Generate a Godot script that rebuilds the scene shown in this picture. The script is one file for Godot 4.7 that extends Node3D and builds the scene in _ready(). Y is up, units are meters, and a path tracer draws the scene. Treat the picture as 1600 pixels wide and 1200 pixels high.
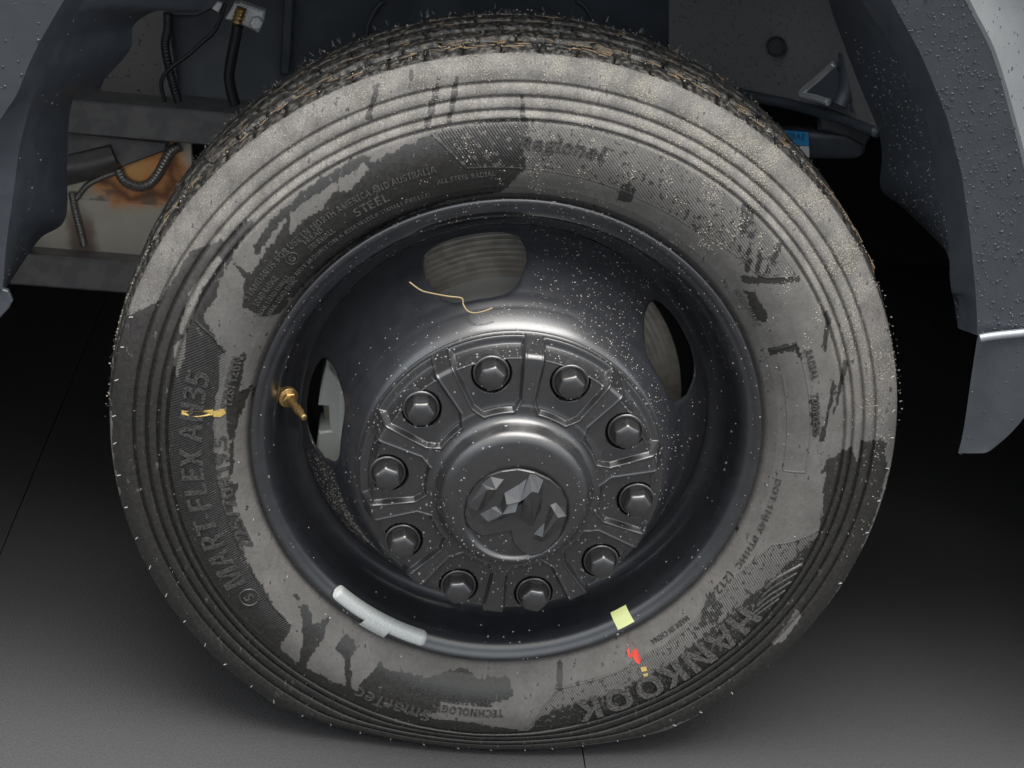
extends Node3D
# A wet dual-duty truck wheel seen close up in its wheel arch. Units are metres; the wheel axle runs along z, origin at the rim flange.

const GY := -0.373          # ground level
const LS := 0.84            # width of the square that the sidewall texture covers
const NT := 2048
const PITCH := TAU / 70.0
const NUT0 := deg_to_rad(105.6)
var rng := RandomNumberGenerator.new()
var used := {}
var M := {}

# ---------------------------------------------------------------- naming
func named(called: String, parent: Node) -> String:
	var key := str(parent.get_instance_id()) + called
	var n: int = used.get(key, 0)
	used[key] = n + 1
	return called if n == 0 else "%s_%03d" % [called, n]

func put(called: String, mesh: Mesh, mat: Material, parent: Node3D = self) -> MeshInstance3D:
	var o := MeshInstance3D.new()
	o.name = named(called, parent)
	o.mesh = mesh
	o.material_override = mat
	o.cast_shadow = GeometryInstance3D.SHADOW_CASTING_SETTING_ON
	parent.add_child(o, true)
	return o

func thing(called: String, label: String, category: String) -> Node3D:
	var o := Node3D.new()
	o.name = named(called, self)
	add_child(o, true)
	o.set_meta("label", label)
	o.set_meta("category", category)
	return o

func scatter(called: String, mesh: Mesh, mat: Material, xf: Array, parent: Node3D) -> void:
	var mm := MultiMesh.new()
	mm.transform_format = MultiMesh.TRANSFORM_3D
	mm.mesh = mesh
	mm.instance_count = xf.size()
	for i in xf.size():
		mm.set_instance_transform(i, xf[i])
	var o := MultiMeshInstance3D.new()
	o.name = named(called, parent)
	o.multimesh = mm
	o.material_override = mat
	o.set_meta("kind", "stuff")
	parent.add_child(o, true)

# ---------------------------------------------------------------- mesh helpers
func arr_mesh(v: PackedVector3Array, n: PackedVector3Array, idx: PackedInt32Array, uv := PackedVector2Array()) -> ArrayMesh:
	var a := []
	a.resize(Mesh.ARRAY_MAX)
	a[Mesh.ARRAY_VERTEX] = v
	a[Mesh.ARRAY_NORMAL] = n
	a[Mesh.ARRAY_INDEX] = idx
	if uv.size() == v.size():
		a[Mesh.ARRAY_TEX_UV] = uv
	var m := ArrayMesh.new()
	m.add_surface_from_arrays(Mesh.PRIMITIVE_TRIANGLES, a)
	return m

func plane_uv(v: PackedVector3Array) -> PackedVector2Array:
	var uv := PackedVector2Array()
	uv.resize(v.size())
	for i in v.size():
		uv[i] = Vector2(0.5 + v[i].x / LS, 0.5 - v[i].y / LS)
	return uv

func grid_normals(p: PackedVector3Array, rows: int, cols: int, wrap: bool, flip: bool) -> PackedVector3Array:
	var out := PackedVector3Array()
	out.resize(rows * cols)
	var s := -1.0 if flip else 1.0
	for r in rows:
		var r0 := maxi(r - 1, 0) * cols
		var r1 := mini(r + 1, rows - 1) * cols
		var b := r * cols
		for c in cols:
			var c0 := c - 1
			var c1 := c + 1
			if wrap:
				c0 = (c0 + cols) % cols
				c1 = c1 % cols
			else:
				c0 = maxi(c0, 0)
				c1 = mini(c1, cols - 1)
			var n := (p[r1 + c] - p[r0 + c]).cross(p[b + c1] - p[b + c0])
			out[b + c] = n.normalized() * s if n.length_squared() > 1e-24 else Vector3(0, 0, 1)
	return out

func grid_index(rows: int, cols: int, wrap: bool, flip: bool, base := 0) -> PackedInt32Array:
	var idx := PackedInt32Array()
	var cc := cols if wrap else cols - 1
	idx.resize((rows - 1) * cc * 6)
	var k := 0
	for r in rows - 1:
		for c in cc:
			var a := base + r * cols + c
			var b := base + r * cols + (c + 1) % cols
			var d := a + cols
			var e := b + cols
			if flip:
				idx[k] = a; idx[k + 1] = d; idx[k + 2] = b; idx[k + 3] = b; idx[k + 4] = d; idx[k + 5] = e
			else:
				idx[k] = a; idx[k + 1] = b; idx[k + 2] = d; idx[k + 3] = b; idx[k + 4] = e; idx[k + 5] = d
			k += 6
	return idx

func grid_mesh(p: PackedVector3Array, rows: int, cols: int, wrap := false, flip := false, uv := false) -> ArrayMesh:
	return arr_mesh(p, grid_normals(p, rows, cols, wrap, flip), grid_index(rows, cols, wrap, flip), plane_uv(p) if uv else PackedVector2Array())

func lathe(prof: Array, segs := 180, flip := false, a0 := 0.0, a1 := TAU, uv := false) -> ArrayMesh:
	var full := absf(a1 - a0 - TAU) < 1e-4
	var cols := segs if full else segs + 1
	var p := PackedVector3Array()
	for q in prof:
		for c in cols:
			var t := a0 + (a1 - a0) * c / segs
			p.append(Vector3(q.x * cos(t), q.x * sin(t), q.y))
	return grid_mesh(p, prof.size(), cols, full, flip, uv)

func spline2(pts: Array, per: int) -> Array:
	var out := []
	for i in pts.size() - 1:
		var a = pts[maxi(i - 1, 0)]
		var b = pts[i]
		var c = pts[i + 1]
		var d = pts[mini(i + 2, pts.size() - 1)]
		for k in per:
			out.append(b.cubic_interpolate(c, a, d, float(k) / per))
	out.append(pts[-1])
	return out

func resample(pts: Array, n: int, smooth := true) -> PackedVector3Array:
	var out := PackedVector3Array()
	for i in n:
		var f := float(i) / (n - 1) * (pts.size() - 1)
		var k := mini(int(f), pts.size() - 2)
		var b: Vector3 = pts[k]
		var c: Vector3 = pts[k + 1]
		if smooth:
			out.append(b.cubic_interpolate(c, pts[maxi(k - 1, 0)], pts[mini(k + 2, pts.size() - 1)], f - k))
		else:
			out.append(b.lerp(c, f - k))
	return out

# a panel of some thickness through a few edge lines; returns its front grid so that drops can be laid on it
func panel(called: String, lines: Array, mat: Material, parent: Node3D, per := 6, n := 40, thick := 0.003, hint := Vector3(0, 0.3, 1), smooth := true) -> Dictionary:
	var rails := []
	for l in lines:
		rails.append(resample(l, n, smooth))
	var rows := (rails.size() - 1) * per + 1
	var p := PackedVector3Array()
	for r in rows:
		var f := float(r) / per
		var k := mini(int(f), rails.size() - 2)
		for c in n:
			var b: Vector3 = rails[k][c]
			var d: Vector3 = rails[k + 1][c]
			p.append(b.cubic_interpolate(d, rails[maxi(k - 1, 0)][c], rails[mini(k + 2, rails.size() - 1)][c], f - k))
	var nn := grid_normals(p, rows, n, false, false)
	var tot := Vector3.ZERO
	for q in nn:
		tot += q
	var flip := tot.dot(hint) < 0
	if flip:
		for i in nn.size():
			nn[i] = -nn[i]
	var v := p.duplicate()
	var no := nn.duplicate()
	var idx := grid_index(rows, n, false, flip)
	for i in p.size():
		v.append(p[i] - nn[i] * thick)
		no.append(-nn[i])
	idx.append_array(grid_index(rows, n, false, not flip, p.size()))
	var loop := []
	for c in n: loop.append(c)
	for r in range(1, rows): loop.append(r * n + n - 1)
	for c in range(n - 2, -1, -1): loop.append((rows - 1) * n + c)
	for r in range(rows - 2, 0, -1): loop.append(r * n)
	var mid := Vector3.ZERO
	for i in loop: mid += p[i]
	mid /= loop.size()
	for i in loop.size():
		var a: int = loop[i]
		var b: int = loop[(i + 1) % loop.size()]
		var q := [p[a], p[b], p[b] - nn[b] * thick, p[a] - nn[a] * thick]
		var out := (q[1] - q[0] as Vector3).cross(nn[a]).normalized()
		if out.dot((q[0] as Vector3) - mid) < 0: out = -out
		var k := v.size()
		for w in q:
			v.append(w)
			no.append(out)
		if ((q[1] - q[0]) as Vector3).cross(q[2] - q[0]).dot(out) < 0:
			idx.append_array([k, k + 1, k + 2, k, k + 2, k + 3])
		else:
			idx.append_array([k, k + 2, k + 1, k, k + 3, k + 2])
	var o := put(called, arr_mesh(v, no, idx), mat, parent)
	return {"p": p, "n": nn, "rows": rows, "cols": n, "o": o}

func soup(tris: PackedVector3Array) -> ArrayMesh:
	var st := SurfaceTool.new()
	st.begin(Mesh.PRIMITIVE_TRIANGLES)
	st.set_smooth_group(-1)
	for i in tris.size():
		st.set_uv(Vector2(0.5 + tris[i].x / LS, 0.5 - tris[i].y / LS))
		st.add_vertex(tris[i])
	st.generate_normals()
	return st.commit()

func tri_out(t: PackedVector3Array, a: Vector3, b: Vector3, c: Vector3, out: Vector3) -> void:
	if (b - a).cross(c - a).dot(out) > 0:
		t.append_array([a, c, b])
	else:
		t.append_array([a, b, c])

# an outline in x, y pushed through z with a chamfered front edge; slope tilts the front face
func prism_tris(poly: PackedVector2Array, z0: float, z1: float, bevel := 0.0, slope := Vector2.ZERO) -> PackedVector3Array:
	var t := PackedVector3Array()
	var top := poly
	if bevel > 0:
		var off := Geometry2D.offset_polygon(poly, -bevel, Geometry2D.JOIN_MITER)
		if off.size() > 0 and off[0].size() == poly.size():
			var best := 0
			for i in off[0].size():
				if off[0][i].distance_to(poly[0]) < off[0][best].distance_to(poly[0]): best = i
			top = PackedVector2Array()
			for i in off[0].size(): top.append(off[0][(i + best) % off[0].size()])
			if poly.size() > 2 and top[1].distance_to(poly[1]) > top[top.size() - 1].distance_to(poly[1]):
				top = PackedVector2Array([top[0]])
				for i in range(off[0].size() - 1, 0, -1): top.append(off[0][(i + best) % off[0].size()])
	var mid := Vector2.ZERO
	for q in poly: mid += q
	mid /= poly.size()
	var zt := func(q: Vector2) -> float: return z1 + slope.dot(q - mid)
	var tr := Geometry2D.triangulate_polygon(top)
	for i in range(0, tr.size(), 3):
		var a := top[tr[i]]
		var b := top[tr[i + 1]]
		var c := top[tr[i + 2]]
		tri_out(t, Vector3(a.x, a.y, zt.call(a)), Vector3(b.x, b.y, zt.call(b)), Vector3(c.x, c.y, zt.call(c)), Vector3(0, 0, 1))
	var cw := Geometry2D.is_polygon_clockwise(poly)
	for i in poly.size():
		var j := (i + 1) % poly.size()
		var e := poly[j] - poly[i]
		var out := Vector3(e.y, -e.x, 0)
		if cw: out = -out
		var a := Vector3(poly[i].x, poly[i].y, z0)
		var b := Vector3(poly[j].x, poly[j].y, z0)
		var ta := Vector3(top[i].x, top[i].y, zt.call(top[i]))
		var tb := Vector3(top[j].x, top[j].y, zt.call(top[j]))
		if bevel > 0:
			var ma := Vector3(poly[i].x, poly[i].y, maxf(ta.z - bevel, z0))
			var mb := Vector3(poly[j].x, poly[j].y, maxf(tb.z - bevel, z0))
			tri_out(t, ma, mb, tb, out + Vector3(0, 0, 0.001)); tri_out(t, ma, tb, ta, out + Vector3(0, 0, 0.001))
			ta = ma; tb = mb
		tri_out(t, a, b, tb, out); tri_out(t, a, tb, ta, out)
	return t

func prism(poly: PackedVector2Array, z0: float, z1: float, bevel := 0.0, slope := Vector2.ZERO) -> ArrayMesh:
	return soup(prism_tris(poly, z0, z1, bevel, slope))

func xy(pts: Array) -> PackedVector2Array:
	var o := PackedVector2Array()
	for q in pts: o.append(Vector2(q.x, q.y))
	return o

func tube(pts: Array, rad: float, sides := 10, n := 0, ripple := 0.0, freq := 60.0) -> ArrayMesh:
	var line := resample(pts, n if n > 0 else pts.size() * 8)
	var p := PackedVector3Array()
	var up := Vector3(0.13, 0.2, 0.97)
	for i in line.size():
		var t := (line[mini(i + 1, line.size() - 1)] - line[maxi(i - 1, 0)]).normalized()
		var s := t.cross(up).normalized()
		var w := s.cross(t)
		var rr := rad * (1.0 + ripple * sin(i * freq))
		if i == 0 or i == line.size() - 1: rr *= 0.05
		for k in sides:
			var a := TAU * k / sides
			p.append(line[i] + (s * cos(a) + w * sin(a)) * rr)
	var fl := false
	var nn := grid_normals(p, line.size(), sides, true, false)
	var m := sides * (line.size() / 2)
	if nn[m].dot(p[m] - line[line.size() / 2]) < 0: fl = true
	return grid_mesh(p, line.size(), sides, true, fl)

func box_tris(c: Vector3, s: Vector3, bev := 0.001) -> PackedVector3Array:
	var h := s / 2
	var poly := PackedVector2Array([Vector2(-h.x, -h.y), Vector2(h.x, -h.y), Vector2(h.x, h.y), Vector2(-h.x, h.y)])
	var t := prism_tris(poly, -h.z, h.z, bev)
	tri_out(t, Vector3(-h.x, -h.y, -h.z), Vector3(h.x, -h.y, -h.z), Vector3(h.x, h.y, -h.z), Vector3(0, 0, -1))
	tri_out(t, Vector3(-h.x, -h.y, -h.z), Vector3(h.x, h.y, -h.z), Vector3(-h.x, h.y, -h.z), Vector3(0, 0, -1))
	for i in t.size(): t[i] += c
	return t

func box(c: Vector3, s: Vector3, bev := 0.001) -> ArrayMesh:
	return soup(box_tris(c, s, bev))

func joined(meshes: Array) -> ArrayMesh:
	var st := SurfaceTool.new()
	st.begin(Mesh.PRIMITIVE_TRIANGLES)
	for q in meshes:
		st.append_from(q[0], 0, q[1])
	return st.commit()

# ---------------------------------------------------------------- materials
func mat(lin: Color, rough: float, metal := 0.0) -> StandardMaterial3D:
	var m := StandardMaterial3D.new()
	m.albedo_color = lin.linear_to_srgb()
	m.roughness = rough
	m.metallic = metal
	return m

func noise_tex(freq: float, a: Color, b: Color, seed_: int, size := 256, lo := 0.3, hi := 0.7, oct := 4) -> NoiseTexture2D:
	var f := FastNoiseLite.new()
	f.seed = seed_
	f.frequency = freq
	f.fractal_octaves = oct
	var g := Gradient.new()
	g.offsets = PackedFloat32Array([lo, hi])
	g.colors = PackedColorArray([a.linear_to_srgb(), b.linear_to_srgb()])
	var t := NoiseTexture2D.new()
	t.width = size
	t.height = size
	t.seamless = true
	t.noise = f
	t.color_ramp = g
	return t

func tri(m: StandardMaterial3D, scale: float) -> StandardMaterial3D:
	m.uv1_triplanar = true
	m.uv1_world_triplanar = true
	m.uv1_scale = Vector3.ONE * scale
	return m

func worn(a: Color, b: Color, rough: float, scale: float, freq := 0.02, metal := 0.0, seed_ := 3, lo := 0.35, hi := 0.65, relief := 0.0) -> StandardMaterial3D:
	var m := tri(mat(Color.WHITE, rough, metal), scale)
	m.albedo_texture = noise_tex(freq, a, b, seed_, 256, lo, hi)
	if relief > 0:
		m.heightmap_enabled = true
		m.heightmap_texture = noise_tex(0.12, Color.BLACK, Color.WHITE, seed_ + 50)
		m.heightmap_scale = relief
	return m

func make_materials() -> void:
	M.paint = worn(Color(0.076, 0.085, 0.098), Color(0.084, 0.093, 0.107), 0.42, 6.0, 0.02, 0.55, 5)
	M.paint.clearcoat_enabled = true
	M.paint.clearcoat = 0.3
	M.paint.clearcoat_roughness = 0.25
	M.body = worn(Color(0.22, 0.235, 0.245), Color(0.24, 0.255, 0.265), 0.35, 6.0, 0.02, 0.3, 6)  # paler than the grey panels: bright sky reflection put into the colour
	M.liner = worn(Color(0.042, 0.049, 0.060), Color(0.055, 0.062, 0.074), 0.42, 5.0, 0.03, 0.0, 7)
	M.inner = worn(Color(0.048, 0.056, 0.068), Color(0.064, 0.073, 0.087), 0.36, 3.0, 0.02, 0.0, 9)
	M.splash = worn(Color(0.040, 0.041, 0.043), Color(0.20, 0.196, 0.193), 0.38, 5.0, 0.09, 0.0, 12, 0.14, 0.26)
	M.spotted = worn(Color(0.03, 0.03, 0.032), Color(0.15, 0.146, 0.142), 0.5, 6.0, 0.06, 0.1, 10, 0.14, 0.24)
	M.frame = worn(Color(0.11, 0.11, 0.113), Color(0.145, 0.143, 0.144), 0.40, 6.0, 0.02, 0.0, 12)
	M.cap = worn(Color(0.014, 0.014, 0.015), Color(0.018, 0.018, 0.019), 0.36, 14.0, 0.03, 0.0, 15)
	M.rim = worn(Color(0.014, 0.015, 0.018), Color(0.020, 0.021, 0.025), 0.27, 9.0, 0.02, 0.0, 18)
	M.cap.metallic_specular = 0.9
	M.cap.clearcoat_enabled = true
	M.cap.clearcoat = 0.5
	M.cap.clearcoat_roughness = 0.2
	M.rim.metallic_specular = 0.8
	M.rim.clearcoat_enabled = true
	M.rim.clearcoat = 0.35
	M.rim.clearcoat_roughness = 0.28
	M.black = mat(Color(0.008, 0.008, 0.009), 0.6)
	M.rubber = worn(Color(0.022, 0.022, 0.022), Color(0.20, 0.185, 0.165), 0.36, 14.0, 0.03, 0.0, 21, 0.42, 0.72, 0.06)
	M.letter = worn(Color(0.034, 0.033, 0.032), Color(0.080, 0.078, 0.074), 0.30, 22.0, 0.05, 0.0, 61)
	M.plain = worn(Color(0.036, 0.035, 0.034), Color(0.105, 0.102, 0.097), 0.32, 22.0, 0.05, 0.0, 63)
	M.bold = worn(Color(0.024, 0.024, 0.023), Color(0.070, 0.068, 0.065), 0.28, 22.0, 0.05, 0.0, 62)
	M.hair = mat(Color(0.16, 0.155, 0.15), 0.3)
	M.nib = mat(Color(0.46, 0.45, 0.43), 0.35)  # paler copy of the hair rubber, with its lit sheen in the colour
	M.grit = mat(Color(0.40, 0.365, 0.30), 0.75)
	M.straw = mat(Color(0.26, 0.18, 0.10), 0.7)
	M.stalk = mat(Color(0.30, 0.225, 0.125), 0.6)
	M.brass = worn(Color(0.34, 0.22, 0.085), Color(0.62, 0.43, 0.18), 0.38, 30.0, 0.03, 0.9, 24)
	M.silver = worn(Color(0.52, 0.53, 0.52), Color(0.66, 0.67, 0.66), 0.5, 20.0, 0.06, 0.35, 27)
	M.weight = worn(Color(0.50, 0.53, 0.52), Color(0.66, 0.68, 0.66), 0.5, 30.0, 0.06, 0.1, 30)
	M.cast = worn(Color(0.60, 0.64, 0.61), Color(0.84, 0.86, 0.82), 0.55, 40.0, 0.09, 0.3, 33, 0.3, 0.7, 0.06)
	M.rotor = worn(Color(0.29, 0.265, 0.225), Color(0.37, 0.34, 0.295), 0.45, 8.0, 0.02, 0.5, 36)
	M.hoses = mat(Color(0.018, 0.019, 0.021), 0.4)
	M.water = mat(Color(0.36, 0.37, 0.38, 0.48), 0.03)  # grey tint stands in for sky light refracted by clear drops
	M.water.transparency = BaseMaterial3D.TRANSPARENCY_ALPHA
	M.water.metallic_specular = 0.9
	M.bead = mat(Color(0.03, 0.033, 0.038, 0.55), 0.03)
	M.bead.transparency = BaseMaterial3D.TRANSPARENCY_ALPHA
	M.bead.metallic_specular = 0.9

# ---------------------------------------------------------------- tyre
var TR := [0.254, 0.2585, 0.2625, 0.270, 0.285, 0.300, 0.312, 0.325, 0.337, 0.352, 0.367, 0.382, 0.3938]
var TZ := [-0.006, -0.003, 0.004, 0.012, 0.021, 0.0255, 0.0265, 0.024, 0.019, 0.0135, 0.010, 0.0065, 0.002]

func zt(r: float) -> float:
	var k := 0
	while k < TR.size() - 2 and r > TR[k + 1]: k += 1
	var f: float = (r - TR[k]) / (TR[k + 1] - TR[k])
	return cubic_interpolate(TZ[k], TZ[k + 1], TZ[maxi(k - 1, 0)], TZ[mini(k + 2, TZ.size() - 1)], clampf(f, 0, 1))

func zribs(r: float) -> float:
	var z := zt(r)
	for g in [0.3372, 0.3462, 0.3578, 0.3705]:
		var d: float = (r - g) / 0.0013
		z -= 0.0030 * exp(-d * d)
	if r > 0.3372:
		var prev := 0.3372
		for g in [0.3462, 0.3578, 0.3705, 0.3938]:
			if r < g:
				z += 0.0020 * sin(PI * (r - prev) / (g - prev))
				break
			prev = g
	var e := (r - 0.2692) / 0.0007
	return z - 0.0006 * exp(-e * e)

func press_flat(p: Vector3) -> Vector3:    # the tyre flattens and bulges where it stands
	if p.y > -0.26: return p
	var t := clampf((-0.26 - p.y) / 0.11, 0, 1) * clampf(1.0 - absf(p.x) / 0.22, 0, 1)
	if p.z > -0.03: p.z += 0.007 * t * t * (3 - 2 * t)
	if p.y < -0.33:
		var q := -0.33 - p.y
		p.y = -0.33 - (q - 0.48 * q * q / (q + 0.012))
	var d := p.y - GY - 0.001
	p.y = GY + 0.001 + 0.5 * (d + sqrt(d * d + 0.000004))
	return p

func fill_mask(img: Image, polys: Array, val: Color) -> void:
	var n := img.get_width()
	for q in polys:
		var poly := PackedVector2Array()
		var lo := Vector2(1e9, 1e9)
		var hi := -lo
		for i in range(0, q.size(), 2):
			var w := Vector2((0.5 + q[i] * 0.001 / LS) * n, (0.5 - q[i + 1] * 0.001 / LS) * n)
			poly.append(w)
			lo = lo.min(w)
			hi = hi.max(w)
		for j in range(maxi(int(lo.y), 0), mini(int(hi.y) + 2, n)):
			var xs := []
			for i in poly.size():
				var a := poly[i]
				var b := poly[(i + 1) % poly.size()]
				var y := j + 0.5
				if (a.y <= y) != (b.y <= y):
					xs.append(a.x + (y - a.y) / (b.y - a.y) * (b.x - a.x))
			xs.sort()
			for i in range(0, xs.size() - 1, 2):
				var x0 := int(round(xs[i]))
				var x1 := int(round(xs[i + 1]))
				if x1 > x0: img.fill_rect(Rect2i(x0, j, x1 - x0, 1), val)

func noise_bytes(freq: float, seed_: int, oct: int, n: int, sx := 1.0) -> PackedByteArray:
	var f := FastNoiseLite.new()
	f.seed = seed_
	f.frequency = freq
	f.fractal_octaves = oct
	f.noise_type = FastNoiseLite.TYPE_SIMPLEX_SMOOTH
	var im := f.get_image(int(n * sx), n, false, false, true)
	if sx != 1.0: im.resize(n, n, Image.INTERPOLATE_BILINEAR)
	return im.get_data()

var WET := [
	[-270, 134, -267, 159, -254, 183, -241, 205, -234, 218, -232, 234, -216, 227, -202, 235, -191, 254, -176, 256, -169, 279, -135, 300, -101, 319, -55, 332, -16, 338, -19, 310, -15, 293, -33, 262, -83, 247, -129, 223, -176, 188, -210, 156, -233, 122, -250, 121],
	[-164, 293, -193, 273, -221, 250, -246, 220, -262, 194, -258, 187, -237, 222, -214, 244, -186, 267, -158, 285],
	[-320, 181, -349, 126, -395, 95, -392, -38, -375, -141, -321, -245, -223, -333, -97, -367, 43, -369, 180, -341, 281, -292, 342, -203, 376, -120, 392, 2, 374, 33, 361, -18, 352, -48, 331, -22, 332, -69, 318, -82, 286, -124, 255, -161, 231, -191, 197, -232, 141, -274, 89, -294, 66, -308, 55, -331, 2, -320, -59, -317, -101, -304, -129, -291, -157, -281, -188, -266, -214, -246, -204, -217, -221, -197, -242, -162, -260, -126, -278, -83, -289, -34, -292, 15, -287, 78, -284, 86, -297, 104, -306, 122, -296, 136, -291, 155, -280, 185, -261, 220, -279, 211, -296, 191],
	[-204, -183, -197, -187, -198, -196, -189, -197, -181, -216, -164, -211, -170, -233, -184, -255, -188, -277, -194, -266, -190, -232, -195, -205],
	[-147, -229, -139, -235, -133, -242, -140, -254, -135, -300, -141, -302, -146, -254, -157, -242],
	[-131, -283, -117, -269, -108, -256, -102, -265, -77, -269, -58, -274, -36, -268, -17, -265, -5, -274, 29, -271, 35, -288, 7, -298, -41, -297, -45, -311, -67, -313, -101, -302, -125, -296],
	[242, 128, 268, 141, 280, 116, 268, 133, 248, 121], [210, 187, 220, 187, 235, 167, 236, 156, 224, 158],
	[194, 275, 208, 267, 205, 243, 194, 249], [204, 243, 207, 262, 210, 209, 204, 208], [202, 205, 258, 208, 264, 203, 206, 196],
	[215, 231, 220, 229, 220, 207, 216, 206], [234, 239, 239, 236, 232, 208, 227, 207],
	[73, 287, 89, 284, 89, 265, 76, 267], [292, 81, 299, 81, 306, 42, 300, 41],
	[-280, 35, -275, 76, -264, 81, -269, 38, -258, 41, -268, 9, -274, -25, -281, 7], [-280, -50, -266, -64, -269, -91, -259, -103, -251, -122, -261, -124, -276, -92],
	[-275, -15, -270, -23, -270, -54, -275, -50], [-258, 27, -254, 40, -250, 12, -254, -24],
	[216, -193, 222, -168, 229, -151, 240, -161, 239, -180], [78, -252, 86, -251, 85, -277, 79, -277],
	[-103, 368, -100, 375, -103, 340, -109, 320, -112, 323], [-87, 370, -83, 368, -87, 328, -92, 328], [-26, 358, -21, 359, -21, 334, -25, 335],
	[319, 15, 345, 28, 369, -15, 362, -87, 348, -130, 329, -112, 327, -45], [355, 33, 383, 32, 391, -35, 381, -105, 369, -132, 360, -48],
	[-129, 371, -126, 371, -128, 353, -130, 354], [-158, 356, -154, 357, -162, 321, -167, 322], [310, 105, 315, 98, 313, 36, 309, 36],
	[320, 124, 326, 117, 320, 71, 317, 64], [292, 176, 300, 163, 301, 125, 295, 139], [-236, 207, -233, 210, -227, 159, -230, 154], [-285, 178, -282, 180, -263, 165, -266, 161]]
var DRY := [
	[-230, 230, -220, 238, -209, 233, -219, 220, -230, 209], [-186, 263, -165, 285, -160, 280, -176, 256], [301, -215, 311, -194, 323, -165, 330, -176, 317, -208],
	[-321, 140, -295, 179, -289, 177, -307, 146, -322, 99, -329, 98], [-334, 83, -322, 99, -322, 73, -329, 52], [-294, 203, -274, 227, -267, 225, -290, 192]]
var HATCH := [
	[-314, 113, -297, 101, -283, 83, -288, 43, -291, 8, -286, -48, -271, -105, -246, -158, -225, -193, -204, -215, -217, -245, -243, -218, -281, -181, -308, -131, -326, -81, -334, -25, -336, 37, -328, 78],
	[53, -324, 67, -294, 81, -275, 139, -251, 188, -213, 229, -164, 261, -111, 280, -85, 328, -66, 312, -131, 280, -187, 240, -238, 178, -286, 112, -314],
	[-106, 318, -88, 304, -70, 288, -28, 292, 33, 289, 96, 272, 148, 248, 205, 218, 222, 206, 257, 208, 223, 247, 174, 285, 121, 311, 64, 330, 3, 339, -55, 333]]
var LINES := [
	[-314, 113, -297, 101, -283, 83, -288, 43, -291, 8, -286, -48, -271, -105, -246, -158, -225, -193, -204, -215], [-336, 17, -326, -81, -308, -131, -270, -197, -217, -245],
	[328, -66, 280, -85, 261, -111, 229, -164, 188, -213, 139, -251, 81, -275, 67, -294, 53, -324, 112, -314, 166, -285], [-106, 318, -88, 304, -70, 288, -28, 292, 33, 289, 96, 272, 148, 248, 205, 218, 217, 208, 226, 205, 257, 208],
	[246, 127, 268, 140, 275, 124, 290, 84, 299, 35, 300, 1, 279, -2], [255, 116, 272, 65, 279, -2]]

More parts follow.
